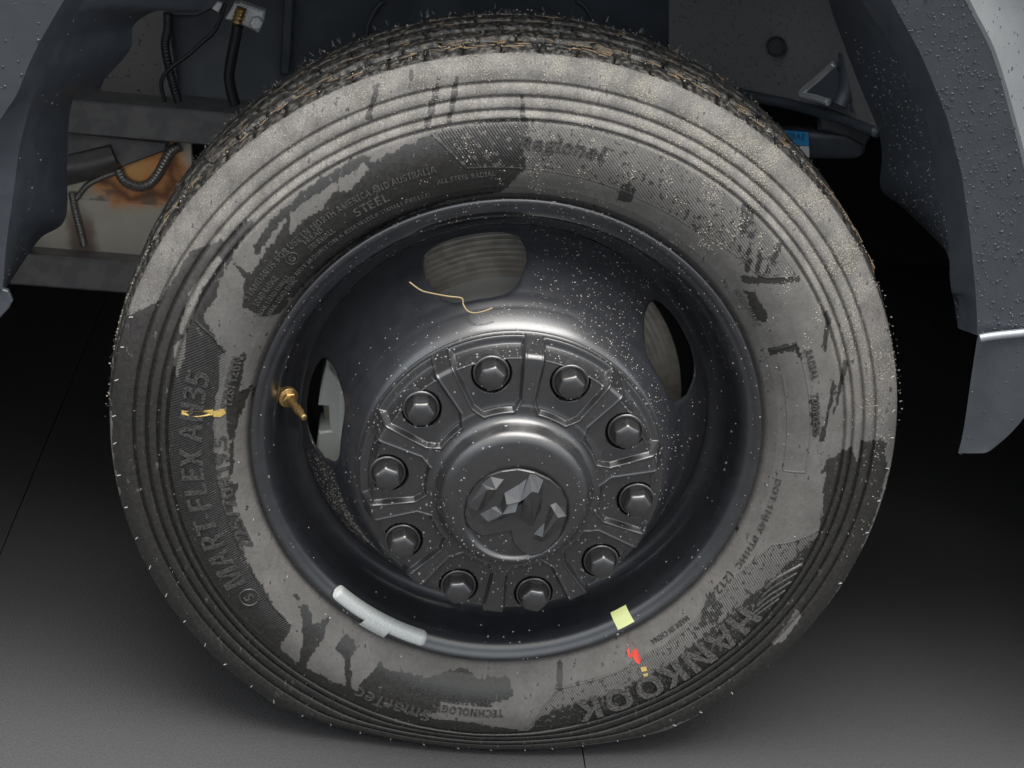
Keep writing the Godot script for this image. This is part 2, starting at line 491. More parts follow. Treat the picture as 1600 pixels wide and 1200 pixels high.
func tyre_material() -> StandardMaterial3D:
	var m8 := Image.create(512, 512, false, Image.FORMAT_L8)
	fill_mask(m8, WET, Color.WHITE)
	fill_mask(m8, DRY, Color.BLACK)
	m8.resize(300, 300, Image.INTERPOLATE_BILINEAR)
	m8.resize(NT, NT, Image.INTERPOLATE_CUBIC)
	var wet := m8.get_data()
	var hm := Image.create(1024, 1024, false, Image.FORMAT_L8)
	for k in 3:
		fill_mask(hm, [HATCH[k]], Color8(80 * (k + 1), 0, 0))
	hm.resize(NT, NT, Image.INTERPOLATE_NEAREST)
	var hat := hm.get_data()
	var ln := Image.create(NT, NT, false, Image.FORMAT_L8)
	for q in LINES:
		for i in range(0, q.size() - 2, 2):
			var a := Vector2(q[i], q[i + 1]) * 0.001
			var b := Vector2(q[i + 2], q[i + 3]) * 0.001
			var ra := a.length()
			var rb := b.length()
			var aa := a.angle()
			var da := wrapf(b.angle() - aa, -PI, PI)
			var steps := int(a.distance_to(b) / 0.0004) + 2
			for s in steps:
				var f := float(s) / steps
				var rr := lerpf(ra, rb, f)
				var tt := aa + da * f
				ln.fill_rect(Rect2i(int((0.5 + rr * cos(tt) / LS) * NT), int((0.5 - rr * sin(tt) / LS) * NT), 4, 4), Color.WHITE)
	var lin := ln.get_data()
	var n1 := noise_bytes(0.011, 11, 4, NT)
	var n2 := noise_bytes(0.055, 12, 3, NT)
	var n3 := noise_bytes(0.22, 13, 2, NT)
	var n4 := noise_bytes(0.016, 14, 4, NT, 3.5)
	var alb := PackedByteArray()
	alb.resize(NT * NT * 3)
	alb.fill(90)
	var rgh := PackedByteArray()
	rgh.resize(NT * NT)
	rgh.fill(190)
	var hgt := PackedByteArray()
	hgt.resize(NT * NT)
	hgt.fill(128)
	var dirs := [Vector2(0.52, -0.85), Vector2(0.80, 0.60), Vector2(-0.75, -0.66)]
	for j in NT:
		var y := (0.5 - (j + 0.5) / NT) * LS
		var q := 0.408 * 0.408 - y * y
		if q <= 0: continue
		var xo := sqrt(q)
		var qi := 0.250 * 0.250 - y * y
		var xi := sqrt(qi) if qi > 0 else 0.0
		for side in 2:
			var x0 := -xo if side == 0 else xi
			var x1 := -xi if side == 0 else xo
			var i0 := maxi(int((0.5 + x0 / LS) * NT), 0)
			var i1 := mini(int((0.5 + x1 / LS) * NT), NT - 1)
			for i in range(i0, i1 + 1):
				var k := j * NT + i
				var x := ((i + 0.5) / NT - 0.5) * LS
				var r := sqrt(x * x + y * y)
				var a := n1[k] - 128.0
				var b := n2[k] - 128.0
				var c := n3[k] - 128.0
				var s4 := n4[k] - 128.0
				var w: float = wet[k] + a * 0.5 + b * 0.85 + c * 0.55 + s4 * 1.0
				var hh := hat[k]
				if hh > 100: w += b * 1.6 + c * 0.7 - 22.0
				var h := 128.0 + c * 0.10
				# dust and grit washed onto the shoulder ribs of the upper half
				var up := clampf((y / r - 0.05) * 2.2, 0.0, 1.0)
				var ring := clampf((r - 0.331) / 0.010, 0.0, 1.0)
				var dust := up * ring * clampf(0.8 + a * 0.003, 0.0, 1.0)
				var v := 98.0 + a * 0.07 + b * 0.05 + c * 0.06
				v = lerpf(v, 124.0 + a * 0.08 + b * 0.06 + s4 * 0.10 + c * 0.12, dust)
				var ro := 178.0 + c * 0.1
				var warm := 1.0
				if w > 100.0 and w <= 128.0: v *= 1.0 - 0.16 * (w - 100.0) / 28.0
				if w > 128.0:
					v = 44.0 + b * 0.05 + dust * 34.0
					ro = 84.0 + b * 0.35
					h += minf((w - 128.0) * 0.35, 8.0)
				elif c > 52.0 and dust > 0.2:
					v += 30.0
					warm = 0.0
				if hh > 0:
					var d: Vector2 = dirs[hh / 80 - 1]
					var s := sin((x * d.x + y * d.y) * TAU / 0.0024)
					h += s * 30.0 - 20.0
					v *= 0.93 + 0.07 * s
				if lin[k] > 0: h += 75.0
				var k3 := k * 3
				var bb := int(clampf(v, 6.0, 235.0))
				alb[k3] = bb
				alb[k3 + 1] = int(bb * 0.98)
				alb[k3 + 2] = int(bb * (0.952 if warm > 0.5 else 0.86))
				rgh[k] = int(clampf(ro, 30.0, 250.0))
				hgt[k] = int(clampf(h, 0.0, 255.0))
	var m := StandardMaterial3D.new()
	m.albedo_texture = ImageTexture.create_from_image(Image.create_from_data(NT, NT, false, Image.FORMAT_RGB8, alb))
	m.roughness_texture = ImageTexture.create_from_image(Image.create_from_data(NT, NT, false, Image.FORMAT_L8, rgh))
	m.roughness = 1.0
	m.heightmap_enabled = true
	m.heightmap_texture = ImageTexture.create_from_image(Image.create_from_data(NT, NT, false, Image.FORMAT_L8, hgt))
	m.heightmap_scale = 0.16
	return m

func sidewall_text(parent: Node3D, txt: String, rmid: float, cap: float, deg: float, span := 0.0, bold := true, proud := 0.0011, slant := 0.0, called := "lettering") -> MeshInstance3D:
	var tm := TextMesh.new()
	var f := SystemFont.new()
	f.font_names = PackedStringArray(["Droid Sans"])
	f.font_weight = 700 if bold else 400
	tm.font = f
	tm.text = txt
	tm.font_size = 32
	tm.pixel_size = 0.01
	tm.depth = 0.02
	tm.curve_step = 2.0
	var a := tm.get_mesh_arrays()
	var v: PackedVector3Array = a[Mesh.ARRAY_VERTEX]
	var n: PackedVector3Array = a[Mesh.ARRAY_NORMAL]
	var lo := Vector3(1e9, 1e9, 1e9)
	var hi := -lo
	for q in v:
		lo = lo.min(q)
		hi = hi.max(q)
	var s := cap / maxf(hi.y - lo.y, 1e-4)
	var sx := s
	if span > 0: sx = deg_to_rad(span) * rmid / (hi.x - lo.x)
	var mid := (lo + hi) / 2
	for i in v.size():
		var y := (v[i].y - mid.y) * s
		var x := (v[i].x - mid.x) * sx + y * slant
		var r := rmid + y
		var t := deg_to_rad(deg) - x / rmid
		var up := (v[i].z - lo.z) / maxf(hi.z - lo.z, 1e-5)
		v[i] = press_flat(Vector3(r * cos(t), r * sin(t), zribs(r) - 0.0008 + up * (proud + 0.0008)))
		n[i] = n[i].rotated(Vector3(0, 0, 1), t - PI / 2)
	a[Mesh.ARRAY_VERTEX] = v
	a[Mesh.ARRAY_NORMAL] = n
	a[Mesh.ARRAY_TEX_UV] = plane_uv(v)
	a[Mesh.ARRAY_TANGENT] = null
	var m := ArrayMesh.new()
	m.add_surface_from_arrays(Mesh.PRIMITIVE_TRIANGLES, a)
	return put(called, m, M.plain if cap > 0.028 else M.bold if cap > 0.018 else M.letter, parent)

func ring_on_sidewall(parent: Node3D, c: Vector2, rad: float, wide: float, proud := 0.001) -> void:
	var p := PackedVector3Array()
	var prof := [Vector2(rad - wide / 2, -0.0006), Vector2(rad - wide / 2 + 0.0002, proud), Vector2(rad + wide / 2 - 0.0002, proud), Vector2(rad + wide / 2, -0.0006)]
	for q in prof:
		for k in 40:
			var t := TAU * k / 40
			var w: Vector2 = c + Vector2(cos(t), sin(t)) * q.x
			p.append(press_flat(Vector3(w.x, w.y, zribs(w.length()) + q.y)))
	put("lettering", grid_mesh(p, 4, 40, true, false, true), M.letter, parent)

func tread_block(z0: float, z1: float, r0: float, r1: float, skew: float) -> ArrayMesh:
	# one block of a tread rib over one pitch, with rounded edges and a saw-toothed groove side
	var p := PackedVector3Array()
	var nu := 9
	var nv := 6
	var half := PITCH * 0.47
	for i in nu + 2:
		var u := clampf(float(i - 1) / (nu - 1), 0, 1)
		for k in nv + 2:
			var v := clampf(float(k - 1) / (nv - 1), 0, 1)
			var z := lerpf(z0, z1, v)
			var tooth := 0.0012 * sin(u * TAU) * (2 * v - 1)
			var t := (u * 2 - 1) * half + skew * (v - 0.5) + 0.004 * sin(v * TAU)
			var r := lerpf(r0, r1, v)
			var edge := minf(minf(u, 1 - u) * half * 2 * r, minf(v, 1 - v) * absf(z1 - z0))
			r -= 0.0012 * clampf(1 - edge / 0.002, 0, 1)
			if i == 0 or i == nu + 1 or k == 0 or k == nv + 1: r -= 0.0125
			p.append(Vector3(r * cos(t), r * sin(t), z + tooth))
	var fl := false
	var nn := grid_normals(p, nu + 2, nv + 2, false, false)
	if nn[(nv + 2) * 5 + 3].x < 0: fl = true
	return grid_mesh(p, nu + 2, nv + 2, false, fl, true)

func build_tyre(wheel: Node3D) -> void:
	M.tyre = tyre_material()
	var prof := []
	var rr := [0.250]
	var r := 0.254
	while r < 0.3938:
		rr.append(r)
		r += 0.0006 if (r > 0.335 and r < 0.374) else 0.0015
	rr.append(0.3938)
	prof.append(Vector2(0.246, -0.012))
	for q in rr: prof.append(Vector2(q, zribs(q) if q > 0.2535 else -0.008))
	# shoulder, then the tread base under the blocks and the inner sidewall
	for q in [Vector2(0.3948, 0.0005), Vector2(0.3952, -0.001), Vector2(0.3945, -0.004), Vector2(0.390, -0.012), Vector2(0.391, -0.05), Vector2(0.393, -0.085), Vector2(0.391, -0.12), Vector2(0.389, -0.160), Vector2(0.386, -0.172), Vector2(0.37, -0.182), Vector2(0.33, -0.193), Vector2(0.29, -0.19), Vector2(0.256, -0.165)]: prof.append(q)
	var cols := 900
	var p := PackedVector3Array()
	for q in prof:
		for c in cols:
			var t := TAU * c / cols
			p.append(press_flat(Vector3(q.x * cos(t), q.x * sin(t), q.y)))
	var tyre := put("tyre", grid_mesh(p, prof.size(), cols, true, false, true), M.tyre, wheel)
	# tread ribs: the blocks of the upper half one by one, the rest joined
	var rows := [[-0.0015, -0.030, 0.3955, 0.4005, 0.010], [-0.0365, -0.0655, 0.4018, 0.4030, -0.016], [-0.072, -0.098, 0.4035, 0.4035, 0.016], [-0.1045, -0.1335, 0.4030, 0.4018, -0.016], [-0.140, -0.169, 0.4008, 0.3965, 0.010]]
	var rest := []
	for i in rows.size():
		var q = rows[i]
		var shapes := [tread_block(q[0], q[1], q[2], q[3], q[4]), tread_block(q[0], q[1], q[2] - 0.0004, q[3] - 0.0003, q[4] * 0.8)]
		for k in 70:
			var turn := (k + 0.5 * (i % 2) + 0.3) * PITCH
			var b := Transform3D(Basis(Vector3(0, 0, 1), turn), Vector3.ZERO)
			if k < 37:
				var o := put("tread_block", shapes[k % 2], M.rubber, tyre)
				o.transform = b
			else:
				rest.append([shapes[k % 2], b])
	var jm := joined(rest)
	var ja := jm.surface_get_arrays(0)
	var jv: PackedVector3Array = ja[Mesh.ARRAY_VERTEX]
	for i in jv.size(): jv[i] = press_flat(jv[i])
	ja[Mesh.ARRAY_VERTEX] = jv
	var jm2 := ArrayMesh.new()
	jm2.add_surface_from_arrays(Mesh.PRIMITIVE_TRIANGLES, ja)
	put("lower_tread", jm2, M.rubber, tyre).set_meta("kind", "stuff")
	# raised lettering
	sidewall_text(tyre, "HANKOOK", 0.3185, 0.0305, -51.0, 39.5, true, 0.0028)
	sidewall_text(tyre, "MART FLEX AH35", 0.3135, 0.0225, -169.0, 45.0, true, 0.0020)
	sidewall_text(tyre, "S", 0.3095, 0.010, -143.3, 0.0, true, 0.0014)
	var cs := Vector2(0.3095, 0).rotated(deg_to_rad(-143.3))
	ring_on_sidewall(tyre, cs, 0.0095, 0.0016, 0.0013)
	sidewall_text(tyre, "Regional", 0.3165, 0.0165, 87.0, 14.0, true, 0.0016, 0.25)
	sidewall_text(tyre, "225/70R19.5", 0.2845, 0.0125, -165.5, 26.0, true, 0.0014)
	sidewall_text(tyre, "128/126N", 0.2815, 0.0105, 169.5, 11.5, true, 0.0014)
	sidewall_text(tyre, "STANDARDS FOR USE IN NORTH AMERICA AND AUSTRALIA", 0.3015, 0.0068, 130.5, 43.0, true, 0.0009)
	sidewall_text(tyre, "LOAD RANGE", 0.2905, 0.0062, 148.8, 7.0, true, 0.0009)
	sidewall_text(tyre, "MAX. LOAD SINGLE", 0.2815, 0.0052, 149.0, 10.0, true, 0.0009)
	sidewall_text(tyre, "MAX. LOAD DUAL", 0.2735, 0.0052, 148.6, 9.5, true, 0.0009)
	sidewall_text(tyre, "G", 0.2915, 0.0068, 140.6, 0.0, true, 0.0009)
	ring_on_sidewall(tyre, Vector2(0.2915, 0).rotated(deg_to_rad(140.6)), 0.0062, 0.0011, 0.0009)
	sidewall_text(tyre, "TREAD", 0.2945, 0.0058, 134.8, 4.4, true, 0.0009)
	sidewall_text(tyre, "SIDEWALL", 0.2865, 0.0058, 134.0, 6.0, true, 0.0009)
	sidewall_text(tyre, "STEEL", 0.2895, 0.0092, 122.4, 7.0, true, 0.0010)
	sidewall_text(tyre, "DO NOT MOUNT ON A RIM WIDER THAN LABELED", 0.2765, 0.0048, 128.5, 34.0, true, 0.0008)
	sidewall_text(tyre, "ALL STEEL RADIAL", 0.2875, 0.0052, 104.0, 11.0, true, 0.0008)
	sidewall_text(tyre, "DOT 1HJ4Y 8THHC", 0.2765, 0.0068, -14.0, 22.5, true, 0.0008)
	sidewall_text(tyre, "(2124)", 0.276, 0.0085, -31.0, 8.0, true, 0.0008)
	sidewall_text(tyre, "MADE IN CHINA", 0.2765, 0.0046, -46.0, 10.0, true, 0.0007)
	sidewall_text(tyre, "TUBELESS", 0.3075, 0.0072, 12.5, 8.5, true, 0.0010)
	sidewall_text(tyre, "RADIAL", 0.3105, 0.0072, 22.5, 6.0, true, 0.0008)
	sidewall_text(tyre, "REGROOVABLE", 0.2745, 0.0060, 38.0, 9.5, true, 0.0009)
	sidewall_text(tyre, "SmarTec", 0.3200, 0.0155, -106.8, 15.0, true, 0.0013)
	sidewall_text(tyre, "TECHNOLOGY", 0.3070, 0.0085, -92.0, 13.5, true, 0.0011)
	sidewall_text(tyre, "TREAD SAFETY CONTROL", 0.2960, 0.0072, -96.0, 17.0, true, 0.0009)
	# the three-stroke emblem ahead of the large name
	for k in 5:
		var pts := []
		for s in 9:
			var f := s / 8.0
			var rad := 0.3350 - 0.0225 * sin(f * PI * 0.55) * (1.0 - 0.13 * k)
			var t := deg_to_rad(-18.5 - 2.0 * k - 7.5 * f)
			pts.append(press_flat(Vector3(rad * cos(t), rad * sin(t), zribs(rad) + 0.0004)))
		put("lettering", tube(pts, 0.0015 if k > 0 else 0.0022, 6, 24), M.letter, tyre)
	# paint marks left on the rubber
	M.red = mat(Color(0.62, 0.05, 0.03), 0.5)
	M.yellow = worn(Color(0.45, 0.30, 0.07), Color(0.60, 0.45, 0.16), 0.6, 40.0, 0.06)
	var flame := xy([Vector3(0.1496, -0.214, 0.02), Vector3(0.155, -0.2191, 0.02), Vector3(0.1599, -0.2251, 0.02), Vector3(0.1644, -0.2327, 0.02), Vector3(0.1639, -0.2391, 0.02), Vector3(0.1595, -0.237, 0.02), Vector3(0.1553, -0.2317, 0.02), Vector3(0.153, -0.2351, 0.02), Vector3(0.1495, -0.229, 0.02), Vector3(0.1514, -0.2225, 0.02)])
	wall_decal(tyre, "paint_mark", flame, 0.0006, M.red)
	for q in [xy([Vector3(0.165, -0.2422, 0.02), Vector3(0.1709, -0.2402, 0.02), Vector3(0.1721, -0.2441, 0.02), Vector3(0.1668, -0.2461, 0.02)]), xy([Vector3(0.1686, -0.2491, 0.02), Vector3(0.1732, -0.2472, 0.02), Vector3(0.1754, -0.2535, 0.02), Vector3(0.1722, -0.2553, 0.02)]), xy([Vector3(-0.2924, 0.0204, 0.02), Vector3(-0.2826, 0.0226, 0.02), Vector3(-0.2805, 0.0172, 0.02), Vector3(-0.2853, 0.0141, 0.02), Vector3(-0.2922, 0.0149, 0.02)])]:
		wall_decal(tyre, "paint_mark", q, 0.0009, M.yellow)
	wall_decal(tyre, "paint_mark", xy([Vector3(-0.3229, 0.0192, 0.024), Vector3(-0.2927, 0.0223, 0.024), Vector3(-0.2925, 0.0168, 0.024), Vector3(-0.3227, 0.013, 0.024)]), 0.0010, M.yellow)
	# moulding hairs
	var hairs := []
	var nibs := []
	var hm := CylinderMesh.new()
	hm.top_radius = 0.0003
	hm.bottom_radius = 0.0006
	hm.height = 1.0
	hm.radial_segments = 5
	hm.rings = 1
	for k in 140:
		var t := k * PITCH * 0.5 + rng.randf_range(-0.01, 0.01)
		if rng.randf() < 0.12: continue
		var lean := rng.randf_range(0.5, 1.2)
		var base := press_flat(Vector3(0.3915 * cos(t), 0.3915 * sin(t), 0.0042))
		var dir := (Vector3(-sin(t), cos(t), 0) * rng.randf_range(-0.8, 0.2) + Vector3(-cos(t), -sin(t), 0) * lean + Vector3(0, 0, 0.12)).normalized()
		if sin(t) < 0.3 and k % 2 == 0: nibs.append(hair_at(base, dir, rng.randf_range(0.009, 0.014)))
	for k in 170:
		var t := rng.randf_range(0.45, 2.75)
		var row: Array = rows[4 if k % 3 == 0 else rng.randi() % 5]
		var z: float = lerpf(row[0], row[1], [0.02, 0.98][rng.randi() % 2])
		var dir := (Vector3(cos(t), sin(t), 0) + Vector3(rng.randf_range(-0.5, 0.5), rng.randf_range(-0.5, 0.5), rng.randf_range(-0.4, 0.4))).normalized()
		hairs.append(hair_at(Vector3(0.3995 * cos(t), 0.3995 * sin(t), z), dir, rng.randf_range(0.003, 0.0065)))
	for k in 70:
		var t := rng.randf_range(0, TAU)
		var rad: float = [0.269, 0.3372, 0.3462, 0.3705][rng.randi() % 4]
		var dir := Vector3(cos(t), sin(t), 0).rotated(Vector3(0, 0, 1), rng.randf_range(-0.9, 0.9)) + Vector3(0, 0, 0.5)
		nibs.append(hair_at(press_flat(Vector3(rad * cos(t), rad * sin(t), zribs(rad))), dir.normalized(), rng.randf_range(0.004, 0.007)))
	scatter("rubber_hair", hm, M.hair, hairs, tyre)
	scatter("moulding_nibs", hm, M.nib, nibs, tyre)
	# grit thrown up onto the upper shoulder
	var chips := []
	var cl := FastNoiseLite.new()
	cl.seed = 77
	cl.frequency = 14.0
	cl.fractal_octaves = 3
	while chips.size() < 9500:
		var t := deg_to_rad(rng.randfn(62, 27))
		if t < -0.3 or t > 3.1: continue
		var rad := 0.396 - absf(rng.randfn(0, 0.036))
		if rng.randf() < 0.25: rad = rng.randf_range(0.262, 0.345)
		if rad < 0.2615: continue
		var crowd := cl.get_noise_2d(rad * cos(t) * 1.6, rad * sin(t)) * 2.4 + (0.25 if rad > 0.345 else -0.1)
		if rng.randf() > crowd: continue
		if t > deg_to_rad(112) and rng.randf() < 0.5 and rad < 0.37: continue
		if rad < 0.335 and (t > deg_to_rad(120) or t < deg_to_rad(20)) and rng.randf() < 0.85: continue
		chips.append(chip_at(Vector3(rad * cos(t), rad * sin(t), zribs(rad)), 0.0002, 0.0009))
	for k in 1900:
		var t := deg_to_rad(rng.randf_range(5, 182))
		var z := rng.randf_range(-0.165, -0.002)
		chips.append(chip_at(Vector3(0.4005 * cos(t), 0.4005 * sin(t), z), 0.0003, 0.0012))
	scatter("grit", chip_mesh(), M.grit, chips, tyre)
	var straws := []
	for k in 300:
		var t := deg_to_rad(rng.randf_range(28, 150))
		var z := rng.randf_range(-0.13, 0.0)
		var dir := Vector3(-sin(t), cos(t), rng.randf_range(-0.9, 0.9)).normalized()
		straws.append(hair_at(Vector3(0.4015 * cos(t), 0.4015 * sin(t), z), dir, rng.randf_range(0.004, 0.016)))
	scatter("straw_bits", hm, M.straw, straws, tyre)

func wall_decal(parent: Node3D, called: String, poly: PackedVector2Array, proud: float, m: Material) -> void:
	var fine := PackedVector2Array()
	for i in poly.size():
		for k in 4: fine.append(poly[i].lerp(poly[(i + 1) % poly.size()], k / 4.0))
	var t := prism_tris(fine, -0.0004, proud)
	for i in t.size():
		var q := t[i]
		t[i] = press_flat(Vector3(q.x, q.y, zribs(Vector2(q.x, q.y).length()) + q.z))
	put(called, soup(t), m, parent)

func hair_at(base: Vector3, dir: Vector3, length: float) -> Transform3D:
	var s := dir.cross(Vector3(0.3, 0.5, 0.81)).normalized()
	return Transform3D(Basis(s, dir * length, s.cross(dir)), base + dir * length * 0.45)

func chip_at(p: Vector3, lo: float, hi: float) -> Transform3D:
	var b := Basis(Vector3(rng.randf_range(-1, 1), rng.randf_range(-1, 1), rng.randf_range(-1, 1.01)).normalized(), rng.randf_range(0, TAU))
	var s := lo + (hi - lo) * pow(rng.randf(), 2.0)
	return Transform3D(b.scaled(Vector3(s * rng.randf_range(0.7, 1.5), s, s * rng.randf_range(0.5, 1.0))), p)

func chip_mesh() -> ArrayMesh:
	var t := PackedVector3Array()
	var v := [Vector3(1, 0.1, 0), Vector3(-0.9, 0.2, 0.1), Vector3(0.1, 1, -0.1), Vector3(0, -0.95, 0.2), Vector3(0.2, 0, 1), Vector3(-0.1, 0.1, -0.9)]
	for f in [[0, 2, 4], [2, 1, 4], [1, 3, 4], [3, 0, 4], [2, 0, 5], [1, 2, 5], [3, 1, 5], [0, 3, 5]]:
		tri_out(t, v[f[0]], v[f[1]], v[f[2]], v[f[0]] + v[f[1]] + v[f[2]])
	return soup(t)

func drop_mesh() -> ArrayMesh:
	var prof := []
	for k in 7:
		var a := PI / 2 * k / 6
		prof.append(Vector2(sin(a), cos(a) * 0.62))
	prof.append(Vector2(0.9, -0.1))
	prof.append(Vector2(0.001, -0.12))
	prof[0].x = 0.001
	return lathe(prof, 14)

func drop_at(p: Vector3, n: Vector3, s: float) -> Transform3D:
	var x := n.cross(Vector3(0.21, 0.9, 0.37)).normalized()
	return Transform3D(Basis(x * s, n.cross(x) * s * rng.randf_range(0.85, 1.35), n * s), p)

func drops_on(g: Dictionary, count: int, lo: float, hi: float, parent: Node3D, low_only := false, m: Material = null) -> void:
	var xf := []
	var tries := 0
	while xf.size() < count and tries < count * 40:
		tries += 1
		var r := rng.randi() % (int(g.rows) - 1)
		var c := rng.randi() % (int(g.cols) - 1)
		var i: int = r * g.cols + c
		var u := rng.randf()
		var v := rng.randf()
		var p: Vector3 = g.p[i].lerp(g.p[i + 1], u).lerp(g.p[i + g.cols].lerp(g.p[i + g.cols + 1], u), v)
		var area: float = (g.p[i + 1] - g.p[i]).cross(g.p[i + g.cols] - g.p[i]).length()
		if rng.randf() > area / 0.0002: continue
		if low_only and (p.y > 0.42 or p.z < -0.11): continue
		xf.append(drop_at(p, g.n[i], lo + (hi - lo) * pow(rng.randf(), 2.5)))
	scatter("water_drops", drop_mesh(), m if m else M.water, xf, parent)

# ---------------------------------------------------------------- rim, disc and hub cap
var BARREL := [Vector2(0.2085, -0.166), Vector2(0.2085, -0.076), Vector2(0.2092, -0.062), Vector2(0.2112, -0.0565), Vector2(0.2150, -0.0535), Vector2(0.2200, -0.0505), Vector2(0.2245, -0.0468), Vector2(0.2280, -0.0415), Vector2(0.2297, -0.035), Vector2(0.2315, -0.024), Vector2(0.2332, -0.014), Vector2(0.2350, -0.0075), Vector2(0.2385, -0.0015), Vector2(0.2430, 0.0022), Vector2(0.2475, 0.0042), Vector2(0.2515, 0.0062), Vector2(0.2545, 0.0068), Vector2(0.2568, 0.0055), Vector2(0.2576, 0.002), Vector2(0.2570, -0.002), Vector2(0.2550, -0.005)]

func disc_z(r: float) -> float:
	var R := [0.10, 0.136, 0.143, 0.149, 0.1555, 0.162, 0.170, 0.185, 0.197, 0.204, 0.2095, 0.212]
	var Z := [0.066, 0.067, 0.0675, 0.0645, 0.0555, 0.044, 0.027, -0.009, -0.038, -0.050, -0.056, -0.058]
	var k := 0
	while k < R.size() - 2 and r > R[k + 1]: k += 1
	return cubic_interpolate(Z[k], Z[k + 1], Z[maxi(k - 1, 0)], Z[mini(k + 2, Z.size() - 1)], clampf((r - R[k]) / (R[k + 1] - R[k]), 0, 1))

func build_rim(wheel: Node3D) -> void:
	var rim := put("rim", lathe(spline2(BARREL, 4), 360), M.rim, wheel)
	var inner := []
	for k in 30: inner.append(Vector2(lerpf(0.09, 0.161, k / 29.0), disc_z(lerpf(0.09, 0.161, k / 29.0))))
	var parts := [[lathe(inner, 360), Transform3D.IDENTITY]]
	# five hand holes: each 72 degree sector is ringed from the hole's outline to the sector's edge
	var n := 96
	var rings := 10
	for h in 5:
		var mid := deg_to_rad(105.5 - 72.0 * h)
		var p := PackedVector3Array()
		for k in rings + 2:
			for i in n:
				var a := TAU * i / n
				var d := Vector2(cos(a), sin(a))
				var sq := 1.0 / maxf(absf(d.x), absf(d.y))
				var e := 3.4
				var tight := 1.0 - 0.16 * clampf(-d.y, 0, 1)
				var hu := 0.43 * tight
				var hv := 0.755
				var se := pow(pow(absf(d.x / hu), e) + pow(absf(d.y / hv), e), -1.0 / e)
				var f := clampf(float(k - 1) / rings, 0, 1)
				f = f * f * 0.5 + f * 0.5
				var w := d * lerpf(se, sq, f)
				var th := mid + w.x * deg_to_rad(36.0)
				var r := 0.1855 + w.y * 0.0245
				var z := disc_z(r)
				if k == 0: z -= 0.007
				elif k == 1: z -= 0.0008
				p.append(Vector3(r * cos(th), r * sin(th), z))
		parts.append([grid_mesh(p, rings + 2, n, true, true), Transform3D.IDENTITY])
	var disc := put("wheel_disc", joined(parts), M.rim, wheel)
	# grit in the barrel and on the disc
	var chips := []
	for k in 1700:
		var t := deg_to_rad(clampf(rng.randfn(62, 26), -40, 140))
		var r := rng.randf_range(0.150, 0.2085)
		if k % 3 == 0:
			t = deg_to_rad(clampf(rng.randfn(75, 40), -30, 175))
			var q: Vector2 = BARREL[rng.randi() % 16 + 3]
			chips.append(chip_at(Vector3(q.x * cos(t), q.x * sin(t), q.y), 0.0003, 0.0009))
			continue
		var hd := absf(wrapf(t - deg_to_rad(105.5), -PI / 5, PI / 5))
		if hd < deg_to_rad(17) and r > 0.164: continue
		chips.append(chip_at(Vector3(r * cos(t), r * sin(t), disc_z(r)), 0.0002, 0.0008))
	for k in 900:
		var t := deg_to_rad(rng.randf_range(-166, -130))
		var r := rng.randf_range(0.175, 0.208)
		chips.append(chip_at(Vector3(r * cos(t), r * sin(t), disc_z(r)), 0.0002, 0.0006))
	scatter("grit", chip_mesh(), M.grit, chips, disc)
	var dr := []
	for k in 420:
		var t := rng.randf_range(0, TAU)
		var r := rng.randf_range(0.142, 0.175)
		var hd := absf(wrapf(t - deg_to_rad(105.5), -PI / 5, PI / 5))
		if hd < deg_to_rad(17) and r > 0.164: continue
		var sl := disc_z(r + 0.002) - disc_z(r - 0.002)
		dr.append(drop_at(Vector3(r * cos(t), r * sin(t), disc_z(r)), Vector3(-sl * cos(t), -sl * sin(t), 0.004).normalized(), 0.0003 + 0.0007 * pow(rng.randf(), 3.0)))
	for k in 160:
		var t := rng.randf_range(0, TAU)
		var q: Vector2 = BARREL[rng.randi() % 8 + 9]
		dr.append(drop_at(Vector3(q.x * cos(t), q.x * sin(t), q.y), Vector3(-0.7 * cos(t), -0.7 * sin(t), 0.7), 0.0004 + 0.0009 * pow(rng.randf(), 3.0)))
	scatter("water_drops", drop_mesh(), M.water, dr, disc)

var CAPP := [Vector2(0.0005, 0.1345), Vector2(0.040, 0.1337), Vector2(0.058, 0.1326), Vector2(0.0640, 0.1315), Vector2(0.0680, 0.1291), Vector2(0.0705, 0.1255), Vector2(0.0718, 0.1210), Vector2(0.0728, 0.1165), Vector2(0.0748, 0.1126), Vector2(0.0780, 0.1099), Vector2(0.0825, 0.1088), Vector2(0.0880, 0.1085), Vector2(0.0920, 0.1076), Vector2(0.112, 0.1064), Vector2(0.1325, 0.1052), Vector2(0.1362, 0.1042), Vector2(0.1386, 0.1012), Vector2(0.1402, 0.0960), Vector2(0.1430, 0.0860), Vector2(0.1458, 0.0765), Vector2(0.1475, 0.0725), Vector2(0.1490, 0.0700), Vector2(0.1480, 0.0680)]

